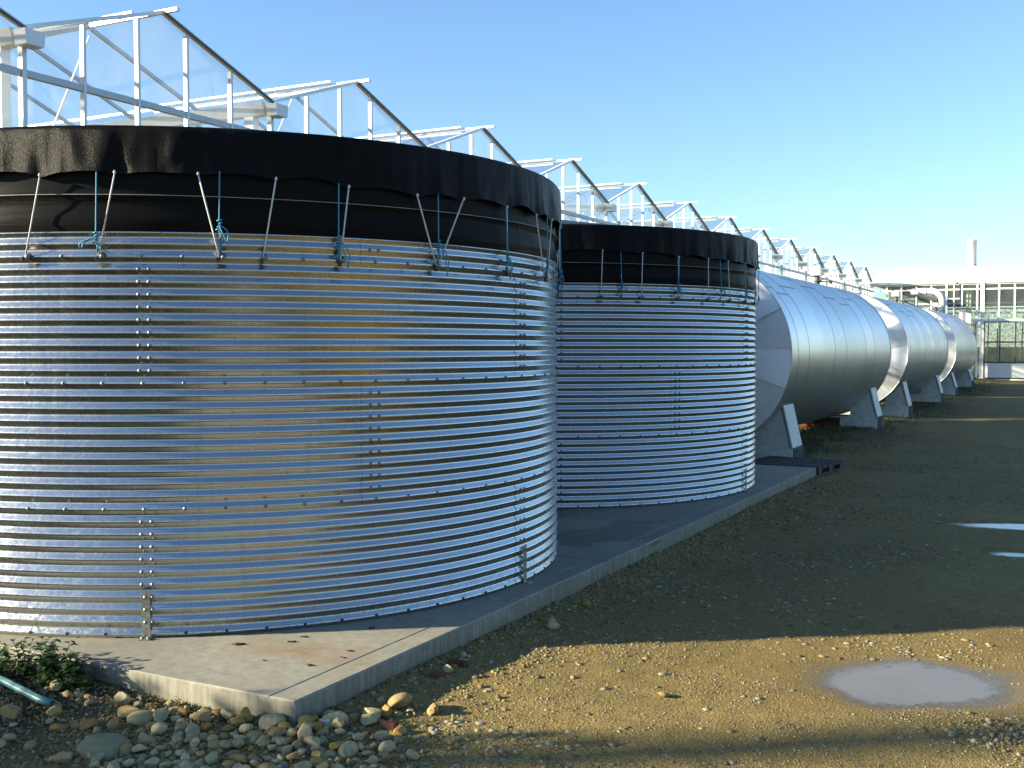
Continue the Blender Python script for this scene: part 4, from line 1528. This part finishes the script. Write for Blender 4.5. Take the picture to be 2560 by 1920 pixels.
gm = np_mesh('gravel', np.concatenate(parts_v), np.concatenate(parts_t), False, np.concatenate(parts_c))
tag(obj('gravel', gm, GRAVEL), 'loose tan gravel and chips strewn over the yard', 'gravel', None, 'stuff')

# ------------------------------------------------------------------ weeds and grass
def leaf_quads(base, direction, length, width, droop, col, V, F, C):
    d = Vector(direction).normalized()
    s = d.cross(Vector((0, 0, 1)))
    if s.length < 1e-3:
        s = Vector((1, 0, 0))
    s.normalize()
    p = Vector(base)
    n0 = len(V)
    for i, (t, w) in enumerate(((0, 0.15), (0.35, 1.0), (0.7, 0.8), (1.0, 0.05))):
        q = p + d * length * t + Vector((0, 0, -droop * length * t * t))
        up = Vector((0, 0, 0.12 * width * w))
        V += [tuple(q - s * width * w * 0.5 + up), tuple(q), tuple(q + s * width * w * 0.5 + up)]
        C += [col] * 3
    for i in range(3):
        a = n0 + 3 * i
        F += [(a, a + 1, a + 4), (a, a + 4, a + 3), (a + 1, a + 2, a + 5), (a + 1, a + 5, a + 4)]


def weed(x, y, hgt, nst, label, group='weeds along the slab front', seed=0, z=None):
    g = random.Random(seed)
    V, F, C = [], [], []
    SV = MB()
    z = hz(x, y) if z is None else z
    for s in range(nst):
        a = g.uniform(0, 6.28)
        lean = g.uniform(0.1, 0.55)
        hh = hgt * g.uniform(0.6, 1.05)
        b = Vector((x + g.gauss(0, 0.035), y + g.gauss(0, 0.025), z - 0.01))
        tip = b + Vector((math.cos(a) * lean * hh, math.sin(a) * lean * hh, hh))
        SV.tube([b, b.lerp(tip, 0.5) + Vector((0, 0, 0.02)), tip], [0.0025, 0.002, 0.001], 4)
        nl = int(5 + hh * 55)
        for k in range(nl):
            t = (k + 1) / nl
            q = b.lerp(tip, t)
            la = a + k * 2.4 + g.uniform(-0.4, 0.4)
            L = hgt * g.uniform(0.20, 0.40) * (1.1 - 0.35 * t)
            u = g.random()
            base = (0.022, 0.066, 0.014)
            col = tuple(cc * (0.6 + 0.8 * u) for cc in base)
            if u > 0.9:
                col = (0.07, 0.11, 0.025)
            leaf_quads(q, (math.cos(la), math.sin(la), g.uniform(-0.1, 0.7)), L, L * g.uniform(0.45, 0.7), g.uniform(0.1, 0.6), col, V, F, C)
    root = thing('weed_plant', label, 'weed', (x, y, z), group)
    obj('foliage', np_mesh('foliage', np.array(V), np.array(F), True, np.array(C)), LEAF, root)
    SV.build('stem', LEAF, root)
    return root


wl = [(-5.42, 4.08, 0.17, 7), (-5.30, 4.13, 0.20, 7), (-5.18, 4.10, 0.18, 7), (-5.08, 4.14, 0.24, 8), (-4.99, 4.12, 0.19, 7), (-4.91, 4.15, 0.21, 7), (-4.84, 4.13, 0.17, 6), (-4.78, 4.08, 0.12, 5), (-5.0, 4.0, 0.10, 5), (-5.15, 3.98, 0.09, 5)]
for k, (x, y, h_, ns) in enumerate(wl):
    weed(x, y, h_, ns, ['leafy weed at the frame edge end of the clump by the slab', 'second leafy weed of the clump, counted from the frame edge', 'third leafy weed of the clump, counted from the frame edge', 'tallest leafy weed of the clump at the slab front', 'leafy weed just past the tallest one in the clump',
                        'tall leafy weed toward the free end of the clump', 'last but one leafy weed at the free end of the clump', 'short leafy weed at the free end of the clump by the slab', 'low weed in front of the tallest one, above the pipe', 'low weed in front of the clump nearest the pipe'][k], seed=k)
weed(-4.37, 4.19, 0.085, 3, 'small weed sprout standing alone against the slab front', None, 77)
weed(-4.43, 4.17, 0.05, 2, 'tiny weed seedling beside the lone sprout', None, 78)


def grass_patch(n, seed, xr, yr, dens, h0, h1, w, cols):
    g = np.random.default_rng(seed)
    x, y = g.uniform(*xr, n * 4), g.uniform(*yr, n * 4)
    ok = g.random(n * 4) < dens(x, y)
    x, y = x[ok][:n], y[ok][:n]
    N = len(x)
    z = height(x, y) - 0.005
    a = g.uniform(0, 2 * PI, N)
    hh = g.uniform(h0, h1, N)
    ln = g.uniform(0.2, 0.9, N) * hh
    wx, wy = np.cos(a + PI / 2) * w, np.sin(a + PI / 2) * w
    p0 = np.stack([x - wx, y - wy, z], 1)
    p1 = np.stack([x + wx, y + wy, z], 1)
    m0 = np.stack([x - wx * .7 + np.cos(a) * ln * .3, y - wy * .7 + np.sin(a) * ln * .3, z + hh * .65], 1)
    m1 = np.stack([x + wx * .7 + np.cos(a) * ln * .3, y + wy * .7 + np.sin(a) * ln * .3, z + hh * .65], 1)
    tp = np.stack([x + np.cos(a) * ln, y + np.sin(a) * ln, z + hh], 1)
    V = np.stack([p0, p1, m0, m1, tp], 1).reshape(-1, 3)
    F = (np.array([(0, 1, 3), (0, 3, 2), (2, 3, 4)])[None] + 5 * np.arange(N)[:, None, None]).reshape(-1, 3)
    C = np.array(cols)[g.integers(0, len(cols), N)] * g.uniform(0.7, 1.2, (N, 1))
    return V, F, np.repeat(C, 5, axis=0)


gc = [(0.08, 0.10, 0.03), (0.14, 0.12, 0.05), (0.20, 0.16, 0.07), (0.055, 0.085, 0.02)]
V, F, C = grass_patch(16000, 5, (-7.6, -3.0), (16.3, 56), lambda x, y: sstep(-3.2, -4.4, x + 0.9 * vnoise(x, y, 0.7, 5)) * (0.3 + 0.7 * sstep(-0.1, 0.2, vnoise(x, y, 0.9, 6))), 0.03, 0.10, 0.006, gc)
tag(obj('grass', np_mesh('grass', V, F, False, C), LEAF), 'short rough olive grass under and beside the silver cylinders', 'grass', None, 'stuff')
V, F, C = grass_patch(1400, 6, (-5.6, -3.55), (4.14, 4.27), lambda x, y: 0.15 + 0.85 * sstep(0.0, 0.3, vnoise(x, y, 0.18, 7)), 0.008, 0.03, 0.003, [(0.06, 0.11, 0.02), (0.10, 0.12, 0.03)])
tag(obj('moss', np_mesh('moss', V, F, False, C), LEAF), 'green moss line along the foot of the slab front', 'moss', None, 'stuff')


# hedge seen through the building's glass
def hedge(name, label, x0, x1, y0, y1, h0, h1, n, seed, cols, leaf):
    g = np.random.default_rng(seed)
    x, y = g.uniform(x0, x1, n), g.uniform(y0, y1, n)
    topz = h1 + 0.5 * vnoise(x, y, 1.3, seed) + 0.5 * vnoise(x, y, 0.4, seed + 1)
    z = h0 + (topz - h0) * g.random(n) ** 0.7
    a, b = g.uniform(0, 2 * PI, n), g.uniform(-0.9, 0.9, n)
    u = np.stack([np.cos(a) * np.cos(b), np.sin(a) * np.cos(b), np.sin(b)], 1) * leaf
    w = np.stack([-np.sin(a), np.cos(a), g.uniform(-.3, .3, n)], 1) * leaf * 0.5
    p = np.stack([x, y, z], 1)
    V = np.stack([p - u, p + w, p + u, p - w], 1).reshape(-1, 3)
    F = np.arange(4 * n).reshape(-1, 4)
    C = np.repeat(np.array(cols)[g.integers(0, len(cols), n)] * g.uniform(0.6, 1.2, (n, 1)), 4, axis=0)
    root = thing(name, label, 'hedge', ((x0 + x1) / 2, (y0 + y1) / 2, h0))
    obj('foliage', np_mesh('foliage', V, F, False, C), LEAF, root)
    mb = MB()
    for q in np.linspace(x0 + 0.3, x1 - 0.3, 9):
        mb.tube([(q, (y0 + y1) / 2, h0 - 0.1), (q + 0.1, (y0 + y1) / 2, h1 - 0.4)], [0.06, 0.03], 6)
    mb.build('stem', WOODDK, root)
    return root


hedge('hedge', 'yellow-green hedge seen through the glass of the far building', -9, 6, 68, 70, 0.2, 4.1, 52000, 3, [(0.07, 0.085, 0.016), (0.055, 0.07, 0.013), (0.085, 0.09, 0.02)], 0.04)

# unseen bushes added to shade the weedy corner and show dark green in the steel
BUSHC = [(0.035, 0.06, 0.016), (0.05, 0.075, 0.02), (0.028, 0.045, 0.014)]
for k, (x, y, h_, w) in enumerate([(-6.5, 1.75, 1.50, 0.30), (-6.85, 1.80, 1.22, 0.36), (-7.2, 1.85, 1.12, 0.40), (-7.8, 1.95, 1.18, 0.42), (-8.5, 2.1, 0.95, 0.45)]):
    g = np.random.default_rng(80 + k)
    n = 1600
    d = g.normal(size=(n, 3))
    d /= np.linalg.norm(d, axis=1, keepdims=True)
    rad = g.random(n) ** 0.4
    lump = 1 + 0.3 * np.sin(d @ g.normal(size=(3, 1)) * 4)[:, 0]
    p = d * (rad * lump)[:, None] * np.array([w, w, h_ * 0.5]) + np.array([x, y, hz(x, y) + h_ * 0.5])
    a = g.normal(size=(n, 3)) * 0.035
    b = g.normal(size=(n, 3)) * 0.018
    V = np.stack([p - a, p + b, p + a, p - b], 1).reshape(-1, 3)
    C = np.repeat(np.array(BUSHC)[g.integers(0, 3, n)], 4, axis=0)
    root = thing('bush', 'low dark evergreen bush, unseen, added to shade the weedy corner', 'bush', (x, y, hz(x, y)), 'bushes beyond the hose')
    obj('foliage', np_mesh('foliage', V, np.arange(4 * n).reshape(-1, 4), False, C), LEAF, root)
    MB().tube([(x, y, hz(x, y) - 0.05), (x + 0.03, y, hz(x, y) + h_ * 0.5)], [0.03, 0.015], 6).build('stem', WOODDK, root)
pole = thing('shadow_pole', 'tall timber pole, unseen, added to cast a soft shadow band', 'pole', (-21.5, -9.6, 0))  # unseen pole, added so its soft shadow crosses the foreground dirt
MB().tube([(-21.5, -9.6, -0.2), (-21.5, -9.6, 10.0)], [0.24, 0.19], 12).build('shaft', WOODDK, pole)
MB().box(-22.1, -20.9, -9.66, -9.54, 9.5, 9.62).build('crossarm', WOODDK, pole)
